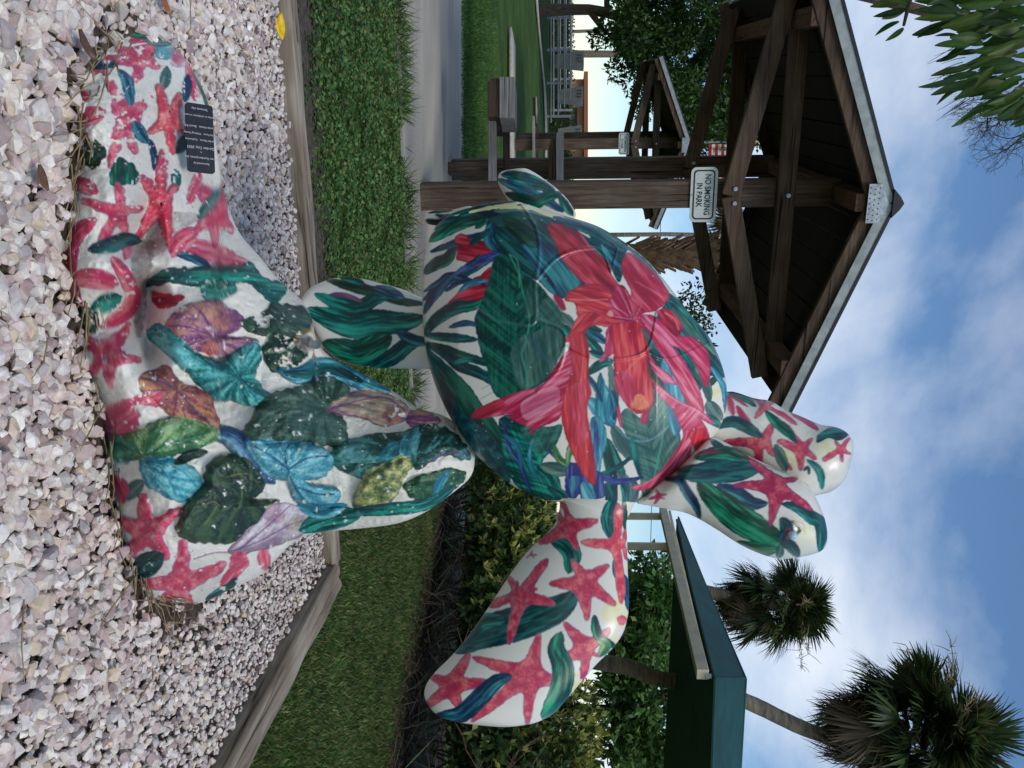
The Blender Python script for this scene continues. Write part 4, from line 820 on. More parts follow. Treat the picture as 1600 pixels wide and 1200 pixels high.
cfl.star((840, 772), [(722, 636), (940, 664), (900, 800), (808, 905), (676, 818)]); cfl.star((560, 890), [(292, 800), (608, 686), (756, 930), (552, 1120), (286, 1104)], inner=0.38); cfl.star((190, 935), [(282, 782), (378, 914), (246, 1064), (70, 1040), (82, 880)]); cfl.star((570, 322), [(545, 335), (575, 300), (598, 320), (585, 335), (560, 330)]); cfl.blob((995, 628), 24, STAR, 0.9)
for pth, w, k in [([(710, 685), (688, 760), (720, 860), (700, 970), (625, 1092)], 92, GREEN), ([(105, 1085), (230, 1072), (320, 1000), (400, 920), (478, 888)], 78, NAVY), ([(866, 605), (885, 700), (965, 752)], 40, GREEN), ([(880, 720), (920, 745), (890, 795)], 44, LGREEN), ([(250, 745), (400, 715), (540, 670)], 60, DTEAL)]: cfl.leaf(pth, w, k, pw=0.5)
cfl.star((512, 505), [(650, 338), (600, 480), (466, 742), (440, 520), (500, 440)], inner=0.45)
FLIP = [(862, 768), (873, 780), (874, 796), (866, 820), (847, 840), (823, 863), (800, 893), (767, 943), (737, 986), (707, 1023), (680, 1050), (666, 1070), (663, 1087), (670, 1103), (683, 1117), (707, 1127), (747, 1133), (787, 1136), (820, 1133), (843, 1127), (867, 1113), (890, 1087), (913, 1060), (933, 1037), (957, 1013), (973, 990), (980, 967), (983, 940), (981, 893), (980, 843), (979, 815), (986, 798), (990, 775), (940, 755)]
def ff(x, y, c, ws): return 2.50 - 0.0004 * (y - 780) - 0.075 * c * ws
solid('flipper', FLIP, cfl, ff, lambda x, y, c, ws: 2.50 - 0.0004 * (y - 780) + 0.06 * c * ws, turtle, axis=(-0.35, 0.94), hs=0.005)['label'] = 'big right front flipper painted with pink starfish'
# ================= left front flipper
cl_ = Canvas(770, 255, 910, 345); cl_.view(640, 230, 4.444)
for pth, w, k in [([(635, 190), (720, 198), (850, 240), (1010, 305)], 80, TEAL), ([(612, 222), (720, 268), (850, 330), (950, 370), (1070, 450)], 70, NAVY), ([(668, 320), (760, 352), (870, 382), (940, 352), (1060, 315)], 80, GREEN), ([(1035, 325), (1080, 400), (1135, 480)], 50, GREEN), ([(845, 268), (920, 268), (995, 302)], 28, DARKG)]: cl_.leaf(pth, w, k)
solid('flipper', [(778, 276), (784, 268), (802, 264), (820, 263), (836, 270), (856, 284), (876, 300), (890, 316), (900, 338), (880, 345), (830, 335), (802, 322), (788, 304), (779, 288)], cl_, lambda x, y, c, ws: 2.78 - 0.05 * c * ws, lambda x, y, c, ws: 2.78 + 0.05 * c * ws, turtle, axis=(0.75, 0.66))['label'] = 'small left front flipper behind the shell'
# ================= tail lobe
ct = Canvas(655, 320, 745, 360); ct.view(640, 230, 4.444)
for pth, w, k in [([(110, 505), (180, 522), (250, 505)], 40, DARKG), ([(180, 470), (260, 485), (360, 460)], 30, GREEN), ([(130, 455), (200, 445), (300, 440)], 18, DARKG)]: ct.leaf(pth, w, k)
solid('tail', [(662, 342), (667, 333), (680, 329), (705, 328), (735, 322), (745, 335), (715, 345), (690, 352), (672, 351), (664, 348)], ct, lambda x, y, c, ws: 2.66 - 0.03 * c * ws, lambda x, y, c, ws: 2.66 + 0.03 * c * ws, turtle)
# ================= rear flipper reaching down behind the mound
cr = Canvas(465, 425, 675, 585); cr.view(400, 300, 3.0)
for pth, w, k in [([(325, 408), (430, 440), (540, 465), (620, 490), (700, 515), (790, 525)], 46, DARKG), ([(275, 478), (380, 520), (480, 542), (560, 500), (655, 480)], 64, TEAL), ([(395, 402), (450, 410), (510, 432)], 30, TEAL), ([(235, 548), (340, 590), (450, 625), (560, 612), (680, 612), (795, 588)], 112, TEAL), ([(312, 705), (400, 742), (480, 760), (560, 722), (635, 678)], 120, GREEN), ([(530, 830), (640, 772), (720, 712), (800, 688)], 70, TEAL), ([(660, 655), (730, 690), (800, 712)], 48, NAVY), ([(555, 445), (620, 470), (695, 495)], 48, NAVY), ([(340, 480), (420, 485), (500, 515)], 20, MAUVE)]: cr.leaf(pth, w, k)
solid('flipper', [(470, 470), (482, 452), (500, 442), (520, 435), (545, 434), (570, 436), (600, 444), (630, 452), (660, 465), (690, 470), (690, 574), (665, 576), (625, 576), (590, 575), (560, 572), (535, 565), (515, 552), (500, 535), (485, 510), (472, 490)], cr, lambda x, y, c, ws: 2.70 - 0.06 * np.sqrt(c), lambda x, y, c, ws: 2.70 + 0.05 * c, turtle)['label'] = 'rear flipper hanging behind the leafy mound'

# ================= base mound
cb = Canvas(90, 30, 760, 960)
K1 = (80, 30, 4.138); K2 = (80, 280, 3.75); K3 = (200, 380, 2.857); K4 = (120, 560, 3.0)
cb.grow = 2.2; cb.rag = 5.0; cb.view(*K1)
for pth, w in [([(140, 672), (240, 630), (340, 600)], 95), ([(125, 905), (160, 820), (225, 745)], 60), ([(135, 1050), (200, 1072), (290, 1112)], 75), ([(215, 355), (290, 320), (330, 310)], 45), ([(515, 142), (600, 110), (730, 132)], 55), ([(885, 285), (920, 400), (935, 520)], 52), ([(895, 1180), (930, 1080), (955, 995)], 48), ([(985, 1075), (1000, 1130), (1045, 1210)], 80), ([(1135, 1040), (1120, 1110), (1110, 1190)], 46), ([(150, 520), (200, 500), (235, 520)], 60)]: cb.leaf(pth, w, STARB, pw=0.45, rib=0, chip=0.30)
cb.star((470, 640), [(648, 505), (548, 860), (378, 955), (395, 560), (345, 330)], STARB, chip=0.34, h=0.3); cb.star((585, 245), [(700, 158), (540, 418), (322, 275), (695, 318), (420, 185)], STARB, chip=0.25, h=0.3)
cb.blob((740, 200), 60, TURQ, 0.7); cb.blob((825, 240), 62, PALEM, 0.9); cb.blob((830, 245), 40, STARB, 0.6)
for pth, w, k in [([(228, 292), (330, 297), (425, 287)], 32, NAVY), ([(440, 335), (490, 402), (518, 550)], 50, NAVY), ([(538, 665), (572, 732), (620, 795)], 56, NAVY), ([(638, 785), (665, 880), (668, 965)], 22, NAVY), ([(748, 315), (740, 380), (728, 445)], 48, GREYG), ([(882, 365), (878, 440), (868, 525)], 36, NAVY), ([(925, 325), (990, 450), (1015, 560)], 36, GREYG), ([(818, 860), (850, 800), (868, 755)], 52, TEAL), ([(802, 980), (808, 1030), (806, 1090)], 40, TEAL), ([(445, 68), (560, 90), (650, 102)], 40, GREEN), ([(615, 140), (720, 152), (775, 150)], 30, GREYG), ([(995, 1195), (1050, 1140), (1108, 1105)], 42, NAVY)]: cb.leaf(pth, w, k, chip=0.18)
cb.shape([(175, 870), (240, 780), (315, 810), (345, 862), (322, 922), (262, 985), (165, 940)], DARKG, chip=0.42); cb.shape([(385, 1045), (430, 895), (500, 930), (555, 992), (542, 1052), (450, 1070)], GREEN, chip=0.15)
cb.star((770, 655), [(690, 425), (832, 480), (880, 745), (630, 735), (785, 870)], ((196, 50, 74), (220, 88, 92), (234, 150, 146), (120, 90, 110)), h=1.6, chip=0.2); cb.leaf([(715, 850), (720, 960), (705, 1090)], 62, STARB, h=1.2, chip=0.3)
cb.view(*K2)
cb.shape([(480, 380), (600, 380), (590, 450), (560, 640), (535, 860), (505, 900), (480, 600)], GRIME, alpha=0.75, ol=0, iso=True); cb.shape([(600, 240), (760, 200), (860, 230), (760, 300), (650, 420), (560, 430)], GRIME, alpha=0.5, ol=0, iso=True)
for pth, w in [([(250, 240), (130, 340), (92, 480), (92, 600), (130, 720), (165, 830)], 95), ([(130, 590), (230, 580), (380, 612)], 95), ([(362, 465), (440, 580), (482, 690), (430, 785), (300, 865)], 70), ([(130, 15), (200, 40), (260, 75)], 60), ([(800, 420), (950, 450), (1160, 505)], 66), ([(835, 365), (950, 400), (1070, 445)], 36), ([(715, 445), (760, 370), (850, 300)], 90)]: cb.leaf(pth, w, STARB, pw=0.4, rib=0, chip=0.22)
cb.star((410, 190), [(393, 30), (538, 165), (448, 470), (282, 372), (185, 128)], STARB, h=0.4, chip=0.12, inner=0.32); cb.star((655, 120), [(525, -10), (735, 40), (692, 400), (508, 340), (640, -60)], ((196, 44, 78), (216, 80, 96), (232, 140, 146), (110, 90, 110)), h=1.6, chip=0.12, inner=0.42); cb.star((965, 230), [(890, 45), (1035, 25), (1070, 300), (955, 370), (835, 300)], STARB, h=0.6, chip=0.1, inner=0.5)
for pth, w, k in [([(225, 412), (340, 388), (440, 355), (520, 362)], 70, DTEAL), ([(240, 770), (330, 722), (405, 690)], 80, TEAL), ([(150, 760), (215, 840), (255, 895)], 115, DARKG), ([(745, 440), (830, 460), (925, 512)], 34, NAVY), ([(865, 235), (920, 150), (1000, 70)], 40, GREYG)]: cb.leaf(pth, w, k, chip=0.3, h=0.2)
cb.star((330, 1040), [(170, 915), (455, 850), (520, 1055), (345, 1215), (210, 1140)], STARB, chip=0.2, h=0.3, inner=0.45)
cb.shape([(565, 625), (620, 550), (720, 530), (900, 520), (1100, 508), (1180, 500), (1245, 580), (1370, 622), (1345, 700), (1300, 725), (1230, 662), (1150, 602), (1000, 612), (860, 622), (700, 602)], TEAL, ang=0.05, h=0.9, chip=0.12); cb.shape([(880, 610), (1020, 600), (1080, 650), (960, 720), (900, 690)], TEAL, alpha=0.8, chip=0.4)
cb.shape([(588, 662), (680, 680), (775, 690), (720, 732), (630, 745)], RED, alpha=0.9, chip=0.2)
cb.shape([(668, 855), (720, 790), (820, 730), (960, 722), (1060, 770), (1125, 822), (1100, 872), (1030, 902), (960, 932), (860, 932), (760, 972), (690, 902)], MAUVE, rad=(955, 930), h=0.9, chip=0.08); cb.shape([(778, 982), (860, 937), (960, 937), (1100, 930), (1205, 950), (1150, 992), (1020, 1032), (900, 1012)], MAUVE, rad=(955, 930), h=0.5)
for pth in ([(955, 930), (900, 810), (830, 740)], [(955, 930), (820, 870), (690, 860)], [(955, 930), (1050, 840), (1110, 830)], [(955, 930), (1080, 935), (1190, 950)]): cb.line(pth, 8, (92, 48, 96), 0.7, h=0.5)
cb.blob((1000, 830), 50, RUST, 0.6); cb.blob((930, 990), 40, ((170, 70, 50), (196, 96, 70), (220, 140, 100), (0, 0, 0)), 0.6)
cb.view(*K3)
cb.shape([(510, 350), (600, 320), (640, 270), (700, 280), (780, 290), (818, 340), (800, 392), (740, 412), (690, 405), (700, 440), (765, 430), (790, 505), (700, 565), (640, 562), (600, 482), (620, 422), (540, 392)], DARKG, chip=0.36, h=0.5, iso=True); cb.shape([(640, 270), (700, 278), (780, 288), (818, 340), (800, 392), (700, 400), (665, 340)], ((34, 62, 54), (56, 86, 72), (84, 110, 92), (30, 44, 44)), h=0.9)
cb.blob((792, 448), 34, GRIME, 0.9); cb.line([(750, 440), (770, 400), (830, 390)], 18, (150, 104, 64), 0.6)
cb.shape([(85, 405), (150, 368), (250, 450), (330, 502), (420, 532), (500, 472), (572, 448), (592, 522), (562, 602), (645, 692), (602, 717), (540, 728), (470, 702), (390, 692), (330, 642), (270, 582), (200, 512)], ((12, 84, 84), (40, 140, 136), (110, 188, 184), (18, 60, 90)), rad=(500, 600), h=1.3, chip=0.1)
for pth in ([(500, 600), (400, 560), (250, 460)], [(500, 600), (520, 520), (560, 460)], [(500, 600), (560, 660), (630, 690)], [(500, 600), (420, 640), (370, 670)]): cb.line(pth, 7, (14, 62, 84), 0.65, h=0.2)
cb.leaf([(672, 565), (760, 592), (850, 560), (950, 572), (1060, 622), (1165, 662)], 76, TURQ, h=0.8); cb.leaf([(700, 580), (800, 585), (900, 560), (1040, 615)], 30, DTEAL, h=0.8)
cb.shape([(505, 885), (540, 800), (600, 710), (680, 660), (780, 640), (860, 600), (930, 608), (985, 650), (960, 692), (920, 722), (900, 742), (952, 772), (978, 832), (962, 892), (900, 902), (820, 892), (700, 887), (600, 902)], ((26, 52, 42), (46, 78, 62), (92, 118, 104), (20, 38, 40)), rad=(880, 745), h=1.4); cb.shape([(720, 760), (820, 700), (900, 740), (950, 780), (960, 860), (850, 880), (740, 850)], GREYG, alpha=0.5, ol=0)
cb.shape([(895, 742), (960, 690), (1050, 660), (1140, 670), (1222, 710), (1258, 760), (1210, 802), (1130, 812), (1040, 772), (960, 762)], ((120, 84, 110), (160, 140, 120), (190, 178, 150), (96, 44, 100)), ang=0.2, h=0.9); cb.shape([(1255, 762), (1320, 745), (1388, 790), (1360, 818), (1260, 818)], MAUVE, h=0.6); cb.line([(900, 742), (1040, 700), (1150, 690), (1240, 750)], 8, (110, 50, 110), 0.6, h=0.4); cb.blob((1180, 770), 34, RUST, 0.6)
cb.shape([(905, 942), (960, 890), (1080, 860), (1200, 850), (1290, 820), (1370, 815), (1460, 860), (1522, 940), (1512, 967), (1420, 940), (1330, 982), (1290, 1002), (1250, 962), (1200, 982), (1150, 992), (1080, 1052), (1000, 1032), (940, 1002)], ((14, 50, 48), (28, 82, 70), (80, 140, 140), (20, 40, 50)), rad=(1250, 980), h=1.2)
cb.leaf([(1270, 990), (1250, 920), (1290, 830)], 60, TURQ, alpha=0.7, ol=0); cb.leaf([(1120, 960), (1170, 930), (1200, 890)], 40, TURQ, alpha=0.7, ol=0)
cb.line([(1520, 950), (1440, 935), (1330, 980)], 8, (120, 60, 110), 0.8)
cb.leaf([(350, 850), (440, 858), (500, 902), (560, 982), (650, 1068)], 80, ((36, 70, 110), (64, 116, 148), (120, 164, 184), (30, 44, 90)), h=0.9)
cb.shape([(535, 895), (640, 885), (750, 890), (830, 900), (902, 940), (912, 992), (860, 1042), (790, 1062), (842, 1082), (932, 1092), (938, 1142), (880, 1182), (800, 1192), (740, 1132), (710, 1062), (640, 1042), (580, 982)], ((44, 120, 140), (84, 160, 174), (150, 204, 208), (40, 70, 110)), rad=(715, 1010), h=1.5)
for pth in ([(715, 1010), (640, 950), (560, 905)], [(715, 1010), (800, 960), (890, 950)], [(715, 1010), (700, 940), (720, 900)], [(715, 1010), (740, 1080), (800, 1160)], [(760, 1090), (850, 1120), (920, 1120)]): cb.line(pth, 8, (24, 70, 100), 0.75, h=0.0)
cb.shape([(1005, 1145), (1040, 1062), (1090, 1012), (1160, 980), (1235, 950), (1262, 1002), (1222, 1062), (1190, 1132), (1120, 1182), (1040, 1192)], OCHRE, iso=True, h=1.3); cb.shape([(1235, 1085), (1290, 1042), (1350, 1030), (1430, 1010), (1505, 1030), (1470, 1082), (1380, 1122), (1290, 1142)], ((24, 60, 44), (44, 92, 62), (84, 128, 88), (16, 36, 44)), h=0.8, iso=True); cb.leaf([(1370, 1120), (1400, 1060), (1430, 1020)], 26, TURQ); cb.leaf([(990, 1200), (1140, 1190), (1330, 1165), (1450, 1090)], 40, TEAL)
cb.view(*K4)
cb.shape([(298, 102), (340, 60), (420, 40), (480, 110), (602, 160), (642, 230), (668, 312), (640, 342), (560, 312), (480, 272), (420, 252), (370, 192), (308, 152)], RUST, rad=(470, 150), h=1.0); cb.line([(310, 95), (400, 110), (470, 150), (560, 250), (650, 330)], 14, (70, 52, 84), 0.7, h=0.6)
for k in range(5): cb.line([(430 + k * 42, 130 + k * 36), (420 + k * 40, 190 + k * 26), (440 + k * 36, 240 + k * 14)], 7, (110, 60, 100), 0.5)
cb.shape([(128, 225), (250, 190), (330, 160), (402, 170), (370, 222), (292, 212), (285, 300), (252, 358), (115, 372), (108, 320)], STARB, alpha=0.9, chip=0.28)
cb.shape([(135, 385), (250, 360), (350, 310), (440, 278), (560, 300), (665, 345), (612, 402), (520, 432), (440, 462), (350, 468), (250, 472), (145, 462)], LGREEN, rad=(310, 460), h=1.1, chip=0.1); cb.line([(310, 460), (430, 400), (600, 350)], 9, (20, 90, 90), 0.7); cb.blob((210, 430), 60, TEAL, 0.5)
cb.shape([(295, 485), (380, 470), (480, 482), (562, 532), (582, 592), (540, 642), (480, 668), (420, 642), (360, 612), (315, 572)], TURQ, rad=(310, 480), h=1.0)
for pth in ([(310, 490), (400, 520), (470, 650)], [(330, 480), (480, 520), (560, 600)], [(310, 500), (370, 540), (340, 590)]): cb.line(pth, 6, (24, 90, 110), 0.6)
cb.shape([(468, 805), (510, 700), (560, 632), (602, 590), (602, 532), (640, 480), (720, 453), (800, 480), (862, 550), (878, 602), (842, 642), (800, 667), (872, 665), (945, 670), (902, 712), (862, 772), (800, 832), (720, 864), (620, 862), (540, 852)], ((16, 38, 32), (28, 56, 42), (58, 84, 56), (14, 28, 28)), rad=(800, 665), h=1.5)
for pth in ([(590, 690), (640, 672), (670, 690)], [(600, 780), (640, 720), (660, 690)], [(770, 590), (775, 650), (760, 700)], [(700, 560), (740, 545), (800, 540)]): cb.line(pth, 6, (120, 130, 60), 0.7)
cb.shape([(715, 902), (780, 832), (860, 762), (902, 702), (960, 680), (1042, 700), (1125, 742), (1080, 802), (1000, 852), (900, 882), (820, 902), (760, 917)], PALEM, rad=(720, 905), h=0.9)
for pth in ([(720, 905), (850, 860), (1000, 780), (1110, 745)], [(760, 900), (900, 780), (1000, 690)], [(550, 940), (650, 910), (760, 912)]): cb.line(pth, 6, (104, 60, 110), 0.6, h=0.3)
cb.blob((930, 730), 40, MAUVE, 0.4); cb.blob((1030, 770), 34, OCHRE, 0.3)
cb.leaf([(1050, 805), (1150, 762), (1330, 728)], 80, TEAL, h=0.8); cb.leaf([(1040, 690), (1150, 720), (1260, 690)], 50, TURQ)
cb.star((330, 812), [(308, 635), (485, 712), (428, 940), (232, 942), (168, 752)], STARB, h=0.8, inner=0.42); cb.star((490, 1075), [(500, 855), (698, 960), (545, 1158), (395, 1140), (305, 1048)], STARB, h=0.4, inner=0.42)
cb.blob((760, 955), 40, STARB, 0.9); cb.leaf([(868, 895), (878, 940), (880, 988)], 44, STARB); cb.leaf([(670, 1085), (740, 1000), (800, 955)], 40, STARB); cb.leaf([(235, 1005), (320, 972), (400, 920)], 90, DTEAL); cb.leaf([(225, 660), (260, 620), (305, 575)], 50, GREYG); cb.shape([(145, 530), (235, 592), (215, 685), (170, 605)], STARB); cb.leaf([(465, 490), (540, 450), (605, 440)], 32, DARKG); cb.leaf([(610, 1128), (700, 1082), (745, 1035)], 26, TEAL); cb.leaf([(130, 640), (160, 690), (185, 690)], 40, DTEAL)
cb.grime(0.20, 0.22, 2)
BASE = [(196, 44), (165, 62), (140, 88), (120, 140), (118, 200), (108, 300), (102, 380), (101, 440), (112, 490), (126, 540), (148, 620), (164, 700), (176, 790), (196, 870), (222, 925), (250, 944), (290, 947), (330, 936), (365, 918), (405, 900), (430, 875), (462, 845), (500, 832), (560, 826), (620, 818), (665, 800), (705, 772), (735, 745), (742, 715), (735, 690), (712, 662), (690, 648), (655, 638), (620, 615), (585, 594), (555, 578), (520, 560), (495, 535), (488, 500), (472, 470), (445, 446), (425, 425), (405, 400), (380, 372), (365, 345), (350, 300), (340, 240), (325, 160), (300, 108), (270, 70), (235, 48)]
ctrl = [(x, y, gY(x) + 0.01) for x, y in FOOT[:13]]
ctrl += [(150, 200, 2.10), (175, 200, 2.13), (205, 200, 2.22), (250, 150, 2.42), (300, 140, 2.64), (250, 85, 2.52), (335, 250, 2.72), (270, 250, 2.46), (340, 330, 2.66), (365, 360, 2.68), (150, 320, 2.06), (185, 320, 2.09), (208, 320, 2.16), (236, 320, 2.36), (262, 320, 2.36), (140, 430, 2.04), (180, 430, 2.06), (212, 430, 2.12), (226, 440, 2.42), (252, 440, 2.33), (300, 440, 2.36), (224, 380, 2.40), (250, 385, 2.36), (228, 500, 2.42), (254, 500, 2.31), (380, 430, 2.45), (440, 446, 2.62), (180, 560, 2.08), (212, 560, 2.14), (230, 555, 2.38), (256, 555, 2.28), (300, 560, 2.29), (220, 650, 2.16), (300, 640, 2.27), (400, 560, 2.36), (480, 520, 2.48), (520, 560, 2.56), (400, 660, 2.30), (250, 760, 2.17), (320, 780, 2.24), (400, 780, 2.33), (480, 826, 2.55), (420, 870, 2.58), (350, 900, 2.55), (260, 880, 2.30), (500, 700, 2.34), (580, 640, 2.50), (600, 720, 2.38), (700, 720, 2.42), (740, 712, 2.5), (640, 790, 2.46), (705, 770, 2.52), (700, 655, 2.54)]
ctrl = np.array(ctrl)
def tps(r): return np.where(r > 0, r * r * np.log(np.maximum(r, 1e-9)), 0)
cxy = ctrl[:, :2] / 300.0; Kk = tps(np.linalg.norm(cxy[:, None] - cxy[None], axis=2)) + 2e-4 * np.eye(len(ctrl)); Pk = np.c_[np.ones(len(ctrl)), cxy]
Amat = np.block([[Kk, Pk], [Pk.T, np.zeros((3, 3))]]); wk_ = np.linalg.solve(Amat, np.r_[ctrl[:, 2], 0, 0, 0])
def bfield(x, y):
    sh = x.shape; q = np.stack([x.ravel(), y.ravel()], 1) / 300.0; out = wk_[-3] + q @ wk_[-2:]
    for i in range(len(ctrl)): out = out + wk_[i] * tps(np.linalg.norm(q - cxy[i], axis=1))
    return out.reshape(sh)
def bf(x, y, c, ws):
    d = bfield(x, y); gy = HC * (cp + sp * (x - 800) / F) / (sp - cp * (x - 800) / F)          # where this sight line meets the ground
    gy = np.where(x < 860, gy, 99); d = d + 0.05 * (1 - np.clip(c * 3, 0, 1)) ** 2
    return np.minimum(d, gy + 0.02)
def bb(x, y, c, ws): 
    gy = HC * (cp + sp * (x - 800) / F) / (sp - cp * (x - 800) / F)
    d = bfield(x, y) + 0.05 + 0.35 * c * np.clip((760 - x) / 500, 0.15, 1); return np.minimum(d, gy + 0.03)
solid('base_mound', BASE, cb, bf, bb, turtle, hs=0.030, step=1.65, mat='paintrough', rough=0.010)['label'] = 'chipped painted mound with raised leaves and starfish'

# ================= bolt and plaque
mb = MB(); c0 = at(490, 538, 2.44); mb.tube([c0 + Vector((0, 0.03, 0)), c0 + Vector((0, -0.012, 0))], [0.013, 0.011], n=10); mb.build('bolt', M['metal'], turtle, smooth=False).data.transform(Matrix.Translation(-turtle.location))
pq = [at(290, 160, 2.47), at(332, 164, 2.52), at(338, 271, 2.52), at(292, 268, 2.47)]
pc = sum(pq, Vector()) / 4; ux = ((pq[3] - pq[0]) + (pq[2] - pq[1])).normalized(); uy = ((pq[1] - pq[0]) + (pq[2] - pq[3])); uy = (uy - ux * uy.dot(ux)).normalized(); un = ux.cross(uy)
if un.y > 0: un = -un
pw_, ph_ = (pq[3] - pq[0]).length, (pq[1] - pq[0]).length
def rrect(w, h, r, n=4):
    out = []
    for cx, cy, a0 in ((w / 2 - r, h / 2 - r, 0), (-w / 2 + r, h / 2 - r, 90), (-w / 2 + r, -h / 2 + r, 180), (w / 2 - r, -h / 2 + r, 270)):
        for k in range(n + 1): t = math.radians(a0 + 90 * k / n); out.append((cx + r * math.cos(t), cy + r * math.sin(t)))
    return out
plaque = empty('plaque', pc); tag(plaque, 'small black engraved plaque leaning on the left of the statue base', 'plaque')
MP = Matrix((ux, uy, un)).transposed()
def txt(s, size, M3, org, mat, name, parent, ext=0.0006, align='CENTER', bold=0.0):
    cu = bpy.data.curves.new(name, 'FONT'); cu.body = s; cu.size = size; cu.align_x = align; cu.align_y = 'CENTER'; cu.extrude = ext; cu.offset = bold; cu.resolution_u = 3
    to = bpy.data.objects.new(name, cu); COL.objects.link(to); bpy.context.view_layer.update()
    me = bpy.data.meshes.new_from_object(to); bpy.data.objects.remove(to); me.materials.append(mat)
    o = link(name, me, parent); o.matrix_parent_inverse = Matrix(); o.matrix_local = Matrix.Translation(org) @ M3.to_4x4(); return o
mb = MB(); mb.poly([MP @ Vector((a, b, 0)) for a, b in rrect(pw_, ph_, 0.008)], un * -0.009); mb.build('plate', plain('plaque_black', (30, 33, 40), rough=0.35, var=0.25, scale=40), plaque)
M['ptext'] = plain('plaque_lettering', (190, 192, 196), rough=0.6)
RT = Matrix((-uy, ux, un)).transposed()          # the plaque lies on its side: lines run downhill
for s_, px_y, sz in (('Sponsored by', 254, 0.011), ('Karen Gordon-Jones, Inc.', 245, 0.0125), ('&', 236, 0.008), ('Garden City 2003', 229, 0.0145), ('Turtle Name   Catherine', 217, 0.0115), ('Turtle Form   Walking Flower', 207, 0.0105), ('Turtle Home   Beach Rd', 196, 0.0115), ('Turtles in exhibition in town', 179, 0.0105), ('Sarasota city', 168, 0.012)):
    v_ = (px_y - 213.5) / 108.0 * pw_
    txt(s_, sz * 0.74, RT, ux * v_ + un * 0.0007, M['ptext'], 'lettering', plaque, ext=0.0004)
# ------------------------------------------------------------------ picnic shelters
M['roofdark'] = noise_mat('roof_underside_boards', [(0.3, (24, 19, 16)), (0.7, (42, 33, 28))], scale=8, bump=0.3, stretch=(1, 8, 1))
M['rooftop'] = plain('roof_sheet_grey_green', (120, 130, 126), rough=0.5, metal=0.4)
M['trim'] = plain('roof_trim', (142, 148, 146), rough=0.5, metal=0.3)
POST = Vector((-1.65, 7.72, 0)); RZ = math.radians(19)
sh = empty('picnic_shelter', POST, RZ)
tag(sh, 'nearer dark wooden shelter with gabled corrugated roof, left behind the turtle', 'shelter', 'park shelters')
PK, HW, DR = 3.80, 1.73, 0.66; sl = math.atan2(DR, HW); Y0, Y1 = -0.75, 2.85
for yy in (0, 2.4):
    MB().box((0, yy, 1.80), (0.225, 0.225, 3.6)).build('post', M['wood'], sh, bevel=0.008)
    yb = yy - 0.145
    MB().beam((-1.62, yb, 3.13), (1.62, yb, 3.13), 0.06, 0.15).build('tie_beam', M['woodx'], sh, bevel=0.006)
    for s in (-1, 1):
        b_ = MB().beam((s * 0.003, yb - 0.062, 2.655), (s * 1.60, yb - 0.062, 3.02), 0.058, 0.15)
        b_.build('brace', M['woodx'], sh, bevel=0.006)
    for (x, z) in ((-0.06, 2.69), (0.06, 2.69), (0, 3.13)):
        mbx = MB().tube([(x, yb - 0.08, z), (x, yb - 0.105, z)], [0.02, 0.018], n=10); mbx.build('bolt', M['metal'], sh)
for t in (-1.36, 1.36): MB().box((t, (Y0 + Y1) / 2, 3.13), (0.14, Y1 - Y0 - 0.04, 0.14)).build('purlin', M['woody'], sh, bevel=0.005)
MB().box((0, (Y0 + Y1) / 2, 3.60), (0.14, Y1 - Y0 - 0.04, 0.15)).build('ridge_beam', M['woody'], sh, bevel=0.005)
for s in (-1, 1):
    # corrugated sheet, ribs running down the slope
    ny = 190; nx = 9; V = []
    for i in range(ny + 1):
        y = Y0 + (Y1 - Y0) * i / ny; ph = (y % 0.24) / 0.24; zc = 0.028 * max(0, math.sin(ph * 2 * math.pi)) ** 0.6 - 0.006
        for j in range(nx): u = j / (nx - 1); V.append((s * HW * u, y, PK - DR * u + zc))
    o = link('roof_sheet', mesh_np('roof_sheet', V, grid_faces(ny + 1, nx, 0, s > 0), M['rooftop'], smooth=False), sh)
    so = o.modifiers.new('t', 'SOLIDIFY'); so.thickness = 0.012; so.offset = -1
    # deck boards under the sheet
    n_b = 9
    for k in range(n_b):
        u0, u1 = k / n_b, (k + 0.97) / n_b
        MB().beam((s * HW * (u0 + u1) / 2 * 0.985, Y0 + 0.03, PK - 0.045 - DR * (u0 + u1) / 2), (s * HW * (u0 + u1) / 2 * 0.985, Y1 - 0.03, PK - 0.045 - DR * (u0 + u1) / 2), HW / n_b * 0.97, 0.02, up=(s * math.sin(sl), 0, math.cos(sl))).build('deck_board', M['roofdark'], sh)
    for yy in (Y0 + 0.035, Y1 - 0.035):
        MB().beam((s * 0.0, yy, PK - 0.125), (s * HW * 0.985, yy, PK - 0.125 - DR * 0.985), 0.05, 0.115, up=(0, 0, 1)).build('rafter', M['woodx'], sh, bevel=0.004)
        e_ = -0.012 if yy < 1 else 0.012; yo = Y0 - 0.012 if yy < 1 else Y1 + 0.012
        MB().beam((0, yo, PK - 0.03), (s * HW * 1.005, yo, PK - 0.03 - DR * 1.005), 0.02, 0.085).build('fascia', M['trim'], sh)
        MB().beam((0, yo - 0.004, PK + 0.022), (s * HW * 1.005, yo - 0.004, PK + 0.022 - DR * 1.005), 0.03, 0.022).build('drip_edge', M['dark'], sh)
    for k in range(5):
        u = 0.15 + k * 0.2; MB().box((s * HW * u, Y0 + 0.05, PK + 0.05 - DR * u), (0.014, 0.014, 0.02)).build('roof_screw', M['metal'], sh)
pts = [(-0.15, Y0 - 0.03, PK - 0.20), (0.15, Y0 - 0.03, PK - 0.20), (0.15, Y0 - 0.03, PK - 0.10), (0, Y0 - 0.03, PK - 0.04), (-0.15, Y0 - 0.03, PK - 0.10)]
gp = MB().poly(pts, (0, -0.006, 0)).build('gusset_plate', M['metal'], sh)
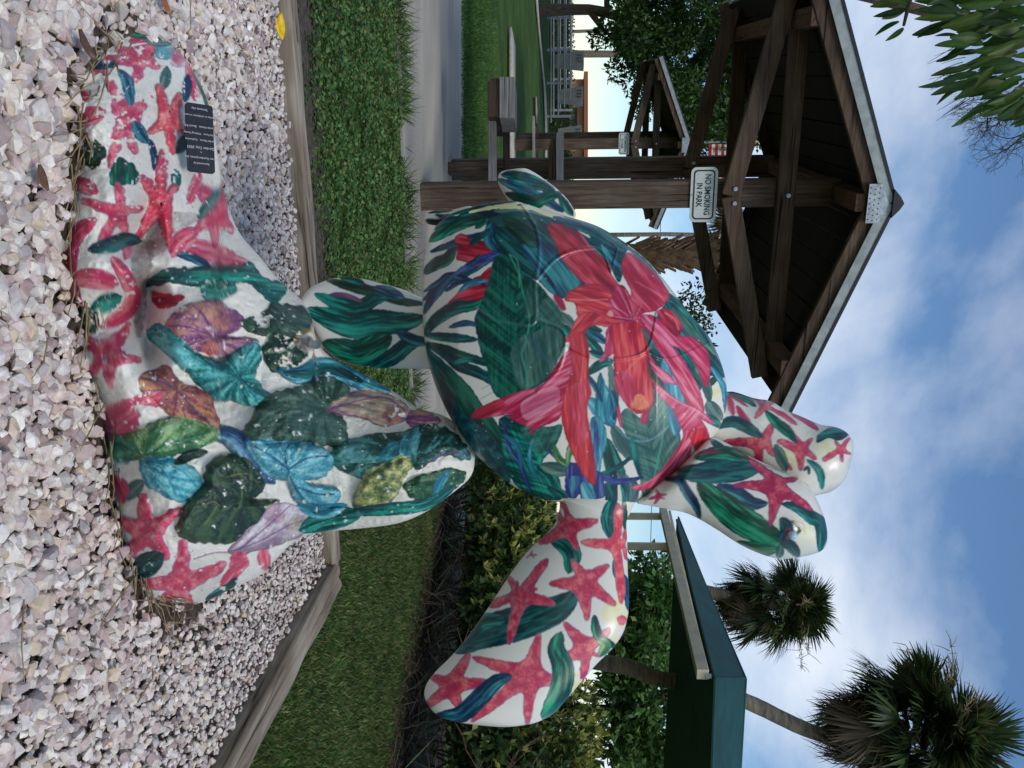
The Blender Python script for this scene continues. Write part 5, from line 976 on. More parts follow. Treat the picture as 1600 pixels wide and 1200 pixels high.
for i in range(-3, 4):
    for j in range(3): MB().tube([(i * 0.04 + 0.01 * (j % 2), Y0 - 0.0355, PK - 0.185 + j * 0.034), (i * 0.04 + 0.01 * (j % 2), Y0 - 0.038, PK - 0.185 + j * 0.034)], 0.0055, n=6).build('nail_hole', M['dark'], gp)
mb = MB(); mb.poly([(-0.11, Y0 - 0.05, PK - 0.01), (0.11, Y0 - 0.05, PK - 0.01), (0.05, Y0 - 0.05, PK + 0.045), (0, Y0 - 0.05, PK + 0.075), (-0.05, Y0 - 0.05, PK + 0.045)], (0, Y1 - Y0 + 0.08, 0)); mb.build('ridge_cap', M['dark'], sh)

# ---- sign on the front post
M['signw'] = plain('sign_face', (196, 200, 192), rough=0.35, var=0.04)
def sign(parent_loc, label):
    w, h = 0.46, 0.225; e = empty('no_smoking_sign', parent_loc, RZ)
    tag(e, label, 'sign', 'no smoking signs')
    XZ = Matrix(((1, 0, 0), (0, 0, -1), (0, 1, 0)))
    mb = MB(); mb.poly([(a, 0, b) for a, b in rrect(w, h, 0.045, 6)], (0, 0.006, 0)); mb.build('plate', M['signw'], e)
    a = rrect(w - 0.045, h - 0.045, 0.034, 6); b = rrect(w - 0.068, h - 0.068, 0.026, 6); V = [(x, -0.003, z) for x, z in a] + [(x, -0.003, z) for x, z in b] + [(x, 0.001, z) for x, z in a] + [(x, 0.001, z) for x, z in b]; n = len(a)
    Fq = [(i, (i + 1) % n, n + (i + 1) % n, n + i) for i in range(n)] + [(i, 2 * n + i, 2 * n + (i + 1) % n, (i + 1) % n) for i in range(n)] + [(n + i, n + (i + 1) % n, 3 * n + (i + 1) % n, 3 * n + i) for i in range(n)]
    me = bpy.data.meshes.new('border'); me.from_pydata(V, [], Fq); me.materials.append(M['dark']); link('border', me, e)
    T3 = Matrix(((1, 0, 0), (0, 0, -1), (0, 1, 0)))
    TN = T3 @ Matrix.Diagonal((0.8, 1, 1))
    txt('NO SMOKING', 0.068, TN, Vector((0, -0.003, 0.030)), M['dark'], 'lettering', e, ext=0.001, bold=0.0008)
    txt('IN PARK', 0.068, TN, Vector((0, -0.003, -0.040)), M['dark'], 'lettering', e, ext=0.001, bold=0.0008)
    for s in (-1, 1): MB().tube([(0, -0.004, s * 0.098), (0, 0.002, s * 0.098)], 0.008, n=8).build('rivet', M['metal'], e)
    return e
e2 = Vector((-math.sin(RZ), math.cos(RZ), 0))
sg = sign(POST - e2 * 0.128 + Vector((0, 0, 2.447)), 'white NO SMOKING IN PARK sign on the nearer shelter post')
# ---- second shelter farther away
P2 = Vector((-5.22, 19.3, terr(19.3)))
sh2 = copy_tree(sh); sh2.location = P2; sh2['label'] = 'farther small wooden shelter seen beyond the first one, in front of the trees'
sg2 = copy_tree(sg); sg2.location = P2 - e2 * 0.128 + Vector((0, 0, 2.447)); sg2['label'] = 'white sign on the post of the farther shelter'

# ---- picnic table between the posts (heavy slab top, bench slab, cross beam)
tb = empty('picnic_table', (-2.9, 9.0, 0)); tag(tb, 'heavy weathered picnic table with slab bench under the shelter', 'table')
inv = Matrix.Translation((2.9, -9.0, 0))
def slab(x0, x1, y0, y1, Yn, depth, name, mat, cham=0.25):
    """prism whose near face fills photograph pixels x0..x1 (up), y0..y1 (across) at distance Yn"""
    a, b, c, d = at(x0, y0, Yn), at(x0, y1, Yn), at(x1, y1, Yn), at(x1, y0, Yn); k = (b.x - a.x) * cham * 0.4
    pts = [Vector((a.x + k, Yn, a.z)), b, c, d, Vector((a.x, Yn, a.z + (d.z - a.z) * 0.35))]
    o = MB().poly(pts, (0, depth, 0)).build(name, mat, None, bevel=0.004); o.data.transform(inv); o.parent = tb; return o
slab(762, 780, 122, 182, 8.6, 0.7, 'bench_shaded_face', M['woodx'])  # shaded face below the seat, its shade put into darker wood colour
slab(780.4, 804, 120, 184, 8.57, 0.5, 'seat_slab', M['greywood'], 0)
slab(763, 775, 183.5, 287, 8.75, 0.12, 'cross_beam', M['greywood'], 0)
slab(786, 796, 184, 286, 9.3, 0.10, 'cross_beam', M['woodx'], 0)
slab(869, 881, 205, 287, 8.5, 1.9, 'table_top', M['greywood'], 0.1)
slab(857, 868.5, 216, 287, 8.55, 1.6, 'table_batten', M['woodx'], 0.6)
for (px, Yn) in ((135, 9.2), (172, 9.2)): pass
for (yy, Yn, top) in ((262, 9.6, 858),):
    p = at(top, yy, Yn); o = MB().box((p.x, Yn, p.z / 2), (0.12, 0.12, p.z)).build('leg', M['wood'], None); o.data.transform(inv); o.parent = tb
# farther bench on the lawn
fb = empty('park_bench', gpt(800, 160)); tag(fb, 'small grey bench on the far lawn left of the shelter posts', 'bench')
pb = gpt(790, 160)
def bpart(x0, x1, y0, y1, Yn, dp, name, mat):
    a, c = at(x0, y0, Yn), at(x1, y1, Yn); o = MB().box(((a.x + c.x) / 2, Yn + dp / 2, (a.z + c.z) / 2), (c.x - a.x, dp, c.z - a.z)).build(name, mat); o.data.transform(Matrix.Translation(-fb.location)); o.parent = fb
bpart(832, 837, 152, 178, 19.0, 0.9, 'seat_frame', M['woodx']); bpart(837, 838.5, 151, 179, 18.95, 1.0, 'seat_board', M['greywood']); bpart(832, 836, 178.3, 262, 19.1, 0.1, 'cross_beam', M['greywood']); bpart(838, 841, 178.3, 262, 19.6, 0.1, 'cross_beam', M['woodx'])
lp = at(832, 226, 19.6); o = MB().box((lp.x, 19.65, (lp.z + terr(19.6)) / 2), (0.1, 0.1, lp.z - terr(19.6))).build('leg', M['wood']); o.data.transform(Matrix.Translation(-fb.location)); o.parent = fb

# ------------------------------------------------------------------ far left: railing, bins, building, hedge, flag
M['conc'] = plain('grey_concrete', (128, 128, 124), rough=0.9, var=0.1, scale=6)
rail = empty('railing', (-16, 40, terr(40))); tag(rail, 'grey pipe railing across the far end of the lawn', 'railing')
M['railm'] = plain('rail_paint', (150, 154, 154), rough=0.5)
zr = terr(40)
for k, hh in enumerate((0.18, 0.5, 0.78, 1.05)):
    MB().tube([(-20 + 16, 0, hh), (-1.2 - k * 0.35 + 5.4, 0, hh)], 0.035, n=6).build('rail', M['railm'], rail)
for k in range(6): MB().box((-3.6 + k * 1.5, 0.06, 0.55), (0.09, 0.09, 1.1)).build('rail_post', M['railm'], rail)
rail2 = copy_tree(rail); rail2.location = (-17.2, 43, terr(43) + 0.05); rail2['label'] = 'second grey railing just behind the far lawn railing'
def bin_(px, Yn, x0, x1, w, label):
    a, b = at(x0, px, Yn), at(x1, px, Yn); hgt = b.z - a.z; wt = w * Yn / F / 2; wb = wt * 0.66
    e = empty('litter_bin', (a.x, Yn, a.z)); tag(e, label, 'bin', 'tapered concrete bins by the railing')
    V = []; 
    for (z, r_) in ((0, wb), (hgt * 0.96, wt * 0.98), (hgt, wt)):
        V += [(-r_, -r_, z), (r_, -r_, z), (r_, r_, z), (-r_, r_, z)]
    Fq = [(0, 3, 2, 1), (8, 9, 10, 11)] + [(l * 4 + i, l * 4 + (i + 1) % 4, l * 4 + 4 + (i + 1) % 4, l * 4 + 4 + i) for l in (0, 1) for i in range(4)]
    me = bpy.data.meshes.new('body'); me.from_pydata(V, [], Fq); me.materials.append(M['conc']); link('body', me, e)
    for i in (-1, 0, 1):
        for j in (0, 1): MB().box((i * wt * 0.4, -wt * 0.99, hgt * (0.8 + 0.1 * j)), (wt * 0.14, 0.05, wt * 0.14)).build('vent_hole', M['dark'], e)
bin_(96, 41.5, 868, 912, 24, 'tapered grey concrete bin left of the brick building'); bin_(151, 41.5, 872, 911, 24, 'tapered grey concrete bin in front of the brick building'); bin_(210, 41.5, 872, 909, 22, 'tapered grey concrete bin partly behind the far shelter post')
M['brick'] = noise_mat('brick_far', [(0.35, (150, 100, 76)), (0.65, (188, 136, 106))], scale=4, bump=0.2, stretch=(1, 1, 6))
bl = empty('brick_building', (-19, 62, terr(62))); tag(bl, 'small distant brick building with flat roof beyond the railing', 'building')
a, b, t_ = at(890, 124, 62), at(890, 236, 62), at(912, 180, 62)
MB().box(((a.x + b.x) / 2 + 19, 2.5, (t_.z - bl.location.z) / 2), (b.x - a.x, 5, t_.z - bl.location.z)).build('wall', M['brick'], bl)
MB().box(((a.x + b.x) / 2 + 19, 2.5, t_.z - bl.location.z + 0.15), (b.x - a.x + 0.8, 5.8, 0.28)).build('roof', plain('roof_fascia', (150, 96, 72)), bl)
d0, d1 = at(893, 169, 62), at(902, 199, 62); MB().box(((d0.x + d1.x) / 2 + 19, -0.03, (d0.z + d1.z) / 2 - bl.location.z - 0.5), (d1.x - d0.x, 0.1, d1.z - d0.z + 1.0)).build('door', M['dark'], bl)
# flagpole
fp_ = at(1179, 221, 30); fl = empty('flagpole', (fp_.x, 30, terr(30))); tag(fl, 'flagpole with gold ball and striped flag seen through the shelter truss', 'flagpole')
MB().tube([(0, 0, 0), (0, 0, fp_.z - terr(30) - 0.1)], [0.06, 0.035], n=8).build('pole', M['railm'], fl)
bm = bmesh.new(); bmesh.ops.create_uvsphere(bm, u_segments=12, v_segments=8, radius=0.09); me = bpy.data.meshes.new('ball'); bm.to_mesh(me); bm.free(); me.materials.append(plain('gilded', (200, 160, 70), rough=0.3, metal=0.8)); bl_ = link('ball', me, fl); bl_.location = (0, 0, fp_.z - terr(30))
M['flagr'] = plain('flag_red', (178, 40, 52), rough=0.7); M['flagw'] = plain('flag_white', (220, 216, 212), rough=0.7); M['flagb'] = plain('flag_blue', (36, 44, 92), rough=0.7)
z1 = at(1131, 240, 30).z - terr(30) + 0.88
for k in range(13):
    V = []
    for j in range(9):
        u = j / 8; yv = 0.12 * math.sin(u * 9 + 0.6); 
        for dz in (0, -0.105): V.append((0.06 + 1.5 * u, yv, z1 - k * 0.105 - 0.35 * u * u + dz))
    link('stripe', mesh_np('stripe', V, grid_faces(9, 2), M['flagr'] if k % 2 == 0 else M['flagw']), fl)
V = []
for j in range(5):
    u = j / 10
    for dz in (0, -0.735): V.append((0.06 + 1.5 * u, 0.12 * math.sin(u * 9 + 0.6) - 0.012, z1 - 0.35 * u * u + dz))
link('canton', mesh_np('canton', V, grid_faces(5, 2), M['flagb']), fl)

# ------------------------------------------------------------------ trees
def crown(name, clumps, n, L, wf, cols, seed, parent, mat='leaf', flat_=0.0, droop=-0.15):
    r = np.random.default_rng(seed); cl2 = np.array(clumps, float); wts = cl2[:, 3] ** 2; wts /= wts.sum(); i = r.choice(len(cl2), n, p=wts)
    d = unit(r.normal(size=(n, 3))); rad = cl2[i, 3] * r.uniform(0.25, 1, n) ** 0.45
    P = cl2[i, :3] + d * rad[:, None] * np.array([1, 1, 0.8])
    D = unit(d * 0.6 + r.normal(size=(n, 3)) * 0.6 + np.array([0, 0, droop])); S = unit(np.cross(D, r.normal(size=(n, 3)) + np.array([0, 0, 1.2])))
    ln = L * r.uniform(0.6, 1.3, n); v, f = leaves_np(P, D, S, ln, ln * wf, 0.2)
    tint = 1 + 0.25 * r.normal(size=len(cl2)); c = pick_cols(cols, n, 0.15, r) * np.clip(tint[i], 0.55, 1.5)[:, None]
    return link(name, mesh_np(name, v, f, M[mat], np.repeat(np.clip(c, 0.004, 0.9), 4, 0)), parent)
def rel(pts, o): return [(p[0] - o[0], p[1] - o[1], p[2] - o[2], p[3]) for p in pts]
def branchy(mb, p, d, L, r0, depth, rr, spread=0.6):
    q = p + d * L; mid = (p + q) / 2 + Vector(rr.normal(size=3)) * L * 0.06
    mb.tube([p, mid, q], [r0, r0 * 0.85, r0 * 0.68], n=6 if r0 > 0.02 else 3, cap=False)
    if depth <= 0: return
    for k in range(2 if rr.uniform() < 0.7 else 3):
        nd = (d + Vector(rr.normal(size=3)) * spread).normalized(); branchy(mb, q, nd, L * rr.uniform(0.6, 0.85), r0 * 0.62, depth - 1, rr, spread)

# ficus, far left
rr = np.random.default_rng(4); b0 = at(850, 16, 33); b0.z = terr(33)
fic = empty('shade_tree', b0); tag(fic, 'big dark shade tree with crooked trunk behind the shelters, far left', 'tree')
mb = MB(); tp = [at(850, 16, 33), at(885, 15, 33), at(920, 15, 33), at(950, 20, 33), at(985, 34, 33)]; tp[0].z = terr(33)
tr_ = [p - b0 for p in tp]; mb.tube(tr_, [0.26, 0.2, 0.19, 0.19, 0.14], n=10, cap=False)
mb.tube([tr_[3], at(948, 2, 33) - b0, at(962, -30, 33) - b0], [0.15, 0.11, 0.07], n=8, cap=False); mb.tube([tr_[2], at(938, 40, 33) - b0, at(958, 62, 33) - b0, at(990, 70, 33) - b0], [0.13, 0.1, 0.09, 0.05], n=8, cap=False); mb.tube([at(935, 35, 33) - b0, at(945, 24, 33) - b0, at(985, 10, 33) - b0], [0.08, 0.07, 0.05], n=8, cap=False); mb.tube([at(965, 62, 33) - b0, at(978, 92, 33) - b0, at(1000, 100, 33) - b0], [0.07, 0.05, 0.03], n=6, cap=False)
mb.build('trunk', M['bark'], fic, smooth=True)
cl = []
for k in range(260):
    x = rr.uniform(972, 1200); ymx = 60 + 190 * min(1, (x - 960) / 130) if x < 1100 else 250 - (x - 1100) * 0.6
    y = rr.uniform(-90, ymx); p = at(x, y, 33 + rr.uniform(-3, 4)); cl.append((p.x - b0.x, p.y - b0.y, p.z - b0.z, rr.uniform(0.35, 0.85)))
for (x, y) in ((945, 48), (952, 56), (935, 60), (960, 110), (975, 95), (985, 130), (1000, 150), (1010, 175), (975, 70), (1060, 262), (1080, 255), (1100, 245)): p = at(x, y, 32.5); cl.append((p.x - b0.x, p.y - b0.y, p.z - b0.z, 0.42))
crown('crown', cl, 66000, 0.20, 0.22, [(38, 62, 28), (52, 82, 36), (66, 100, 42), (44, 68, 32), (90, 120, 50)], 11, fic)

def simple_tree(name, label, base, trunk_px, Yn, clumps_px, n, L, wf, cols, seed, cr=(0.3, 0.6), rad=(0.15, 0.06)):
    b = at(*base, Yn); b.z = terr(Yn); e = empty(name, b); tag(e, label, 'tree')
    pts = [b - b] + [at(x, y, Yn) - b for x, y in trunk_px]; mb = MB(); mb.tube(pts, np.linspace(rad[0], rad[1], len(pts)).tolist(), n=8, cap=False)
    r = np.random.default_rng(seed); cl = []
    for (x, y, s) in clumps_px:
        p = at(x, y, Yn + r.uniform(-0.8, 0.8)) - b; cl.append((p.x, p.y, p.z, s)); mb.tube([pts[-1] * 0.6 + pts[-2] * 0.4, (pts[-1] + p) / 2 + Vector((0, 0, -0.1)), p], [rad[1] * 0.6, rad[1] * 0.4, rad[1] * 0.2], n=5, cap=False)
    mb.build('trunk', M['bark'], e, smooth=True); crown('crown', cl, n, L, wf, cols, seed + 1, e); return e
r = np.random.default_rng(90)
cpx = [(r.uniform(945, 1060), r.uniform(905, 1240), r.uniform(0.18, 0.36)) for _ in range(85)] + [(1000, 890, 0.3), (1030, 900, 0.35), (1045, 880, 0.25), (1012, 870, 0.2), (985, 900, 0.2)] + [(r.uniform(1000, 1080), r.uniform(920, 1240), 0.3) for _ in range(30)]
simple_tree('leafy_tree', 'dense green broadleaf tree behind the variegated hedge and green canopy', (868, 1110), [(920, 1110), (985, 1108)], 15, cpx, 13500, 0.15, 0.24, [(74, 106, 54), (96, 134, 66), (118, 156, 80), (82, 114, 58)], 71)
cpx = [(1085, 455, 0.16), (1082, 480, 0.2), (1095, 490, 0.16), (1075, 500, 0.2), (1100, 475, 0.1), (1110, 500, 0.12), (1095, 515, 0.16), (1060, 490, 0.2), (1050, 500, 0.2), (1105, 530, 0.1), (1070, 465, 0.12), (1114, 515, 0.08)]
simple_tree('slender_tree', 'sparse leafy treetop showing above the shell under the shelter eave', (868, 500), [(960, 500), (1040, 498)], 10.5, cpx, 640, 0.065, 0.24, [(60, 90, 44), (84, 118, 58), (48, 76, 38)], 75, rad=(0.08, 0.03))

# low hedge beyond the railing
r = np.random.default_rng(17); h0 = at(890, 100, 45); he = empty('clipped_hedge', (-16, 45, terr(45))); tag(he, 'low clipped green hedge behind the far railing', 'hedge')
n = 9000; P = np.stack([r.uniform(-8, 12, n), r.uniform(-0.5, 0.5, n), r.uniform(0, 1.22, n)], 1); D, S = rand_frame(n, None, 1, r); v, f = leaves_np(P, D, S, np.full(n, 0.16), np.full(n, 0.05))
link('foliage', mesh_np('foliage', v, f, M['leaf'], np.repeat(pick_cols([(40, 66, 30), (60, 92, 40), (84, 116, 52)], n, 0.2, r), 4, 0)), he)
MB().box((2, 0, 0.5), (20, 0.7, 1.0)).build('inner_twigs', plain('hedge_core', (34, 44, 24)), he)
# distant trunks / palms beyond the lawn
def trunk_only(name, px0, px1, Yn, w, label, cat='palm'):
    a = at(870, px0[1], Yn); a.z = terr(Yn); b = at(*px1, Yn); e = empty(name, a); tag(e, label, cat)
    d = b - a; ww = w * Yn / F / 2; MB().tube([(0, 0, 0), tuple(d * 0.33 + Vector((0.05, 0, 0))), tuple(d * 0.66), tuple(d)], [ww * 1.15, ww, ww * 0.95, ww * 0.9], n=10).build('trunk', M['palmbark'], e, smooth=True); return e, d

# ---- fan palms
def frond_mesh(seed, nl=56, R=1.0, green=((56, 74, 40), (74, 96, 50), (46, 60, 36), (96, 96, 60)), dead=False):
    r = np.random.default_rng(seed); P, D, S, L, Wd, C = [], [], [], [], [], []
    stem = 0.72
    for i in range(nl):
        t = (i / (nl - 1) - 0.5) * 2; a = t * math.radians(118); rach = 0.26 * (1 - abs(t))
        d = np.array([math.cos(a), math.sin(a), -0.10 - 0.35 * t * t + r.normal() * 0.07]); base = np.array([stem + rach, 0, -0.02 - 0.04 * abs(t)])
        ln = 0.8 * R * (1.0 - 0.28 * abs(t) ** 2) * r.uniform(0.66, 1.12); P.append(base); D.append(unit(d)); S.append(unit(np.cross(d, [0, 0, 1]))); L.append(ln); Wd.append(0.019 + 0.010 * (1 - abs(t)))
    P, D, S, L, Wd = map(np.array, (P, D, S, L, Wd)); V = []; Fq = []; C = []
    gc = pick_cols(green, nl, 0.2, r)
    for i in range(nl):
        b = len(V); n0 = np.cross(D[i], S[i]); dr = np.array([0, 0, -1.0])
        for k, (s, w) in enumerate(((0, 0.35), (0.35, 1.0), (0.7, 0.75), (1.0, 0.06))):
            c = P[i] + D[i] * L[i] * s + dr * (0.42 if not dead else 0.75) * L[i] * s * s * r.uniform(0.7, 1.3)
            V += [c - S[i] * Wd[i] * w, c + S[i] * Wd[i] * w]; C += [gc[i], gc[i]]
        for k in range(3): Fq.append((b + 2 * k, b + 2 * k + 1, b + 2 * k + 3, b + 2 * k + 2))
    b = len(V)
    for s in (0, 0.5, 1.0):
        V += [np.array([s * (stem + 0.15), -0.018, -0.03 * s]), np.array([s * (stem + 0.15), 0.018, -0.03 * s])]; C += [s2l((96, 100, 54))] * 2
    for k in range(2): Fq.append((b + 2 * k, b + 2 * k + 1, b + 2 * k + 3, b + 2 * k + 2))
    return mesh_np('frond', V, Fq, M['leaf'], np.array(C))
FR = [frond_mesh(s) for s in (1, 2, 3)]; FD = [frond_mesh(s, green=((96, 80, 54), (76, 64, 44), (110, 92, 62)), dead=True) for s in (7, 8)]
M['palmdead'] = M['palmbark']
def fan_palm(name, label, trunk_px, Yn, w, Rc, seed, nf=34, boots=False, elmin=-55):
    b = at(*trunk_px[0], Yn); b.z = terr(Yn); e = empty(name, b); tag(e, label, 'palm', 'fan palms'); r = np.random.default_rng(seed)
    pts = [Vector((0, 0, 0))] + [at(x, y, Yn) - b for x, y in trunk_px[1:]]; sp_ = spline([tuple(p) for p in pts], False, 5); ww = w * Yn / F / 2
    mb = MB(); mb.tube([tuple(p) for p in sp_], np.linspace(ww * 1.15, ww * 0.9, len(sp_)).tolist(), n=12, cap=False, wob=0.05); tr = mb.build('trunk', M['palmbark'], e, smooth=True)
    top = pts[-1]
    for k in range(nf):
        az = k * 2.399 + r.normal() * 0.5; u = (k + 0.5) / nf; el = math.radians(82 - (82 - elmin) * u + r.normal() * 13); dead = u > 0.78 and r.uniform() < 0.75
        o = link('frond', (FD if dead else FR)[k % 2 if dead else k % 3], e); o.location = top + Vector((0, 0, -0.25 * Rc * u)); s = Rc / 1.75 * r.uniform(0.72, 1.12)
        o.scale = (s, s, s); o.rotation_euler = (r.normal() * 0.35, -el, az)
    # seed stalks
    mb = MB()
    for k in range(7):
        az = r.uniform(0, 6.28); d = Vector((math.cos(az), math.sin(az), 0.5)).normalized(); p0 = Vector(top); pp = [p0]
        for i in range(5): pp.append(pp[-1] + (d + Vector((0, 0, -0.16 * i))) * Rc * 0.27)
        mb.tube(pp, [0.014, 0.012, 0.01, 0.008, 0.006, 0.004], n=4, cap=False)
        for i in range(26):
            q = pp[2] + (pp[5] - pp[2]) * r.uniform(); dd = Vector(r.normal(size=3)) * Rc * 0.09; mb.tube([q, q + dd * 0.5 + Vector((0, 0, 0.02)), q + dd], [0.006, 0.005, 0.003], n=3, cap=False)
    mb.build('seed_stalks', M['straw'], e)
    if boots:
        V, Fq = [], []; d = Vector(pts[-1]) - Vector(pts[1])
        mb = MB(); L = len(sp_)
        for k in range(230):
            t = r.uniform(0.30, 1.0); q = Vector(sp_[min(int(t * (L - 1)), L - 1)]) + (Vector(sp_[-1]) - Vector(sp_[0])).normalized() * r.uniform(-0.1, 0.1); az = r.uniform(0, 6.28); o_ = Vector((math.cos(az), math.sin(az), 0)); s_ = Vector((-math.sin(az), math.cos(az), 0)); h = r.uniform(0.14, 0.3) * (0.6 + t * 0.6)
            a = q + o_ * ww * 0.9; mb.poly([a - s_ * 0.07, a + s_ * 0.07, a + s_ * 0.028 + o_ * h * 0.55 + Vector((0, 0, h)), a - s_ * 0.028 + o_ * h * 0.55 + Vector((0, 0, h))], o_ * 0.025)
        mb.build('leaf_bases', noise_mat('palm_boots', [(0.3, (92, 70, 52)), (0.7, (156, 126, 98))], scale=9, bump=0.4), e)
    return e
fan_palm('fan_palm', 'fan palm with rounded shaggy crown just right of the turtle head', [(868, 886), (930, 896), (1010, 908), (1110, 926), (1180, 942), (1222, 946)], 16, 21, 0.95, 41, nf=96, elmin=-82)
fan_palm('fan_palm', 'fan palm with curved trunk rising behind the green canopy, right edge', [(862, 1010), (960, 1038), (1020, 1058), (1110, 1075), (1180, 1102), (1260, 1140), (1335, 1163), (1390, 1160), (1442, 1148)], 11, 23, 1.08, 43, nf=120, elmin=-78)
fan_palm('fan_palm', 'shaggy trunked palm behind the shelter roof with ragged leaf bases', [(868, 405), (960, 400), (1020, 396), (1090, 398), (1155, 388)], 13, 32, 0.74, 47, nf=34, boots=True, elmin=5)
trunk_only('palm_trunk', (868, 362), (1160, 368), 24, 7, 'thin pale palm trunk rising between shell and shelter')
trunk_only('palm_trunk', (880, 81), (1000, 86), 46, 11, 'straight pale palm trunk left of the brick building')
trunk_only('palm_trunk', (885, 48), (985, 47), 52, 5, 'thinnest distant palm trunk under the shade tree')
e_, d_ = trunk_only('utility_post', (868, 897), (1040, 905), 40, 3, 'distant thin post beneath the canopy beam', 'post')

# ------------------------------------------------------------------ variegated hedge on the right
def shrub(i, c, R, hgt, n, seed, label):
    e = empty('variegated_shrub', c); tag(e, label, 'shrub', 'variegated shrubs in the hedge'); r = np.random.default_rng(seed); mb = MB()
    for k in range(16):
        az = r.uniform(0, 6.28); rad = r.uniform(0.02, R * 0.5); p = Vector((math.cos(az) * rad, math.sin(az) * rad, 0)); d = Vector((math.cos(az) * 0.5, math.sin(az) * 0.5, 1)).normalized(); branchy(mb, p, d, hgt * 0.36, 0.014, 3, r, 0.45)
    mb.build('stems', M['bark'], e)
    # rosettes of leaves on the outer shell
    nr_ = n // 7; u = unit(r.normal(size=(nr_, 3))); u[:, 2] = np.abs(u[:, 2]) * r.choice([1, 1, 1, -0.35], nr_); 
    sc = r.uniform(0.55, 1.0, nr_) ** 0.5; C0 = u * sc[:, None] * np.array([R, R, hgt * 0.62]) + np.array([0, 0, hgt * 0.40])
    k = C0[:, 2] > 0.16 + 0.10 * r.normal(size=nr_); C0 = C0[k]; u = u[k]; sc = sc[k]; nr_ = len(C0)
    Pp = np.repeat(C0, 7, 0); U = np.repeat(unit(u + np.array([0, 0, 0.5])), 7, 0); m_ = len(Pp); D = unit(U * 0.55 + r.normal(size=(m_, 3)) * 0.62); S = unit(np.cross(D, U + 0.2 * r.normal(size=(m_, 3)))); L = r.uniform(0.05, 0.10, m_)
    v, f = leaves_np(Pp, D, S, L, L * 0.24, 0.15)
    ye = np.repeat((r.uniform(size=nr_) < np.clip((sc - 0.74) * 1.5 + (C0[:, 2] / hgt - 0.5) * 0.5, 0.02, 0.6)), 7)
    cg = pick_cols([(48, 70, 32), (62, 90, 38), (80, 108, 46)], m_, 0.2, r); cy = pick_cols([(172, 168, 84), (200, 194, 112), (146, 152, 70), (122, 136, 60)], m_, 0.15, r)
    link('foliage', mesh_np('foliage', v, f, M['leaf'], np.repeat(np.where(ye[:, None], cy, cg), 4, 0)), e); return e
names = ['left end of the hedge, half hidden by the shell edge', 'behind the flipper root', 'behind the middle of the big flipper', 'at the tip of the big flipper', 'at the right edge of the picture', 'far right beyond the flipper tip']
mu = flat('mulch_bed', [HL0 - hd * 0.6 - hn * 0.25, HL1 + hd * 3 - hn * 0.3, HL1 + hd * 3 + hn * 2.5, HL0 - hd * 0.6 + hn * 2.5], 0.008, noise_mat('mulch', [(0.3, (30, 24, 20)), (0.7, (66, 54, 44))], scale=22, bump=1.0, dist=0.02))
spots = [(0.0, 0.62, 0.95, 1.15), (0.8, 0.8, 0.98, 1.25), (1.7, 0.85, 1.0, 1.38), (2.7, 0.85, 1.0, 1.58), (3.6, 0.85, 1.02, 1.6), (4.5, 0.8, 0.98, 1.55)]
for i, (s, o_, R, h) in enumerate(spots):
    c = HL0 + hd * s + hn * (o_ + 0.05); shrub(i, c, R * 0.95, h, 11000, 200 + i, 'yellow and green variegated shrub ' + names[i])
# dead twigs and litter under the hedge
r = np.random.default_rng(61); mb = MB()
for k in range(800):
    s = r.uniform(-0.4, 5.2); o_ = r.uniform(-0.25, 0.75); p = HL0 + hd * s + hn * o_ + Vector((0, 0, r.uniform(0, 0.30) * (o_ > 0.05))); d = Vector((r.normal(), r.normal(), abs(r.normal()) * 0.35)).normalized() * r.uniform(0.08, 0.4); mb.tube([p, p + d * 0.5 + Vector((0, 0, 0.03)), p + d], [0.005, 0.004, 0.002], n=4, cap=False)
tag(mb.build('hedge_litter', M['bark']), 'dead brown twigs and litter under the variegated hedge', 'twigs', kind='stuff')
nl_ = 2600; q_ = np.array(HL0)[None] + np.array(hd)[None] * r.uniform(-0.5, 5.4, nl_)[:, None] + np.array(hn)[None] * r.uniform(-0.22, 0.8, nl_)[:, None]; q_[:, 2] = r.uniform(0.012, 0.035, nl_)
D_, S_ = rand_frame(nl_, None, 1, r); D_[:, 2] *= 0.25; v, f = leaves_np(q_, unit(D_), unit(np.cross(D_, [0, 0, 1.0]) + 1e-3), np.full(nl_, 0.07), np.full(nl_, 0.018))
tag(link('leaf_litter', mesh_np('leaf_litter', v, f, M['leaf'], np.repeat(pick_cols([(92, 72, 52), (70, 54, 40), (112, 90, 62), (54, 44, 34)], nl_, 0.2, r), 4, 0))), 'brown fallen leaf litter under the variegated hedge', 'leaf litter', kind='stuff')
P = np.stack([*(np.array(HL0)[:, None] + np.array(hd)[:, None] * r.uniform(-0.3, 5, 260)[None] + np.array(hn)[:, None] * r.uniform(0, 0.6, 260)[None])], 1); P[:, 2] = 0.05
blades('wiry_grass', P, 0.42, 0.004, [(70, 92, 66), (60, 84, 58), (92, 104, 70)], 1.0, M['grass'], 'wiry grass blades under the hedge', 'grass', 62)

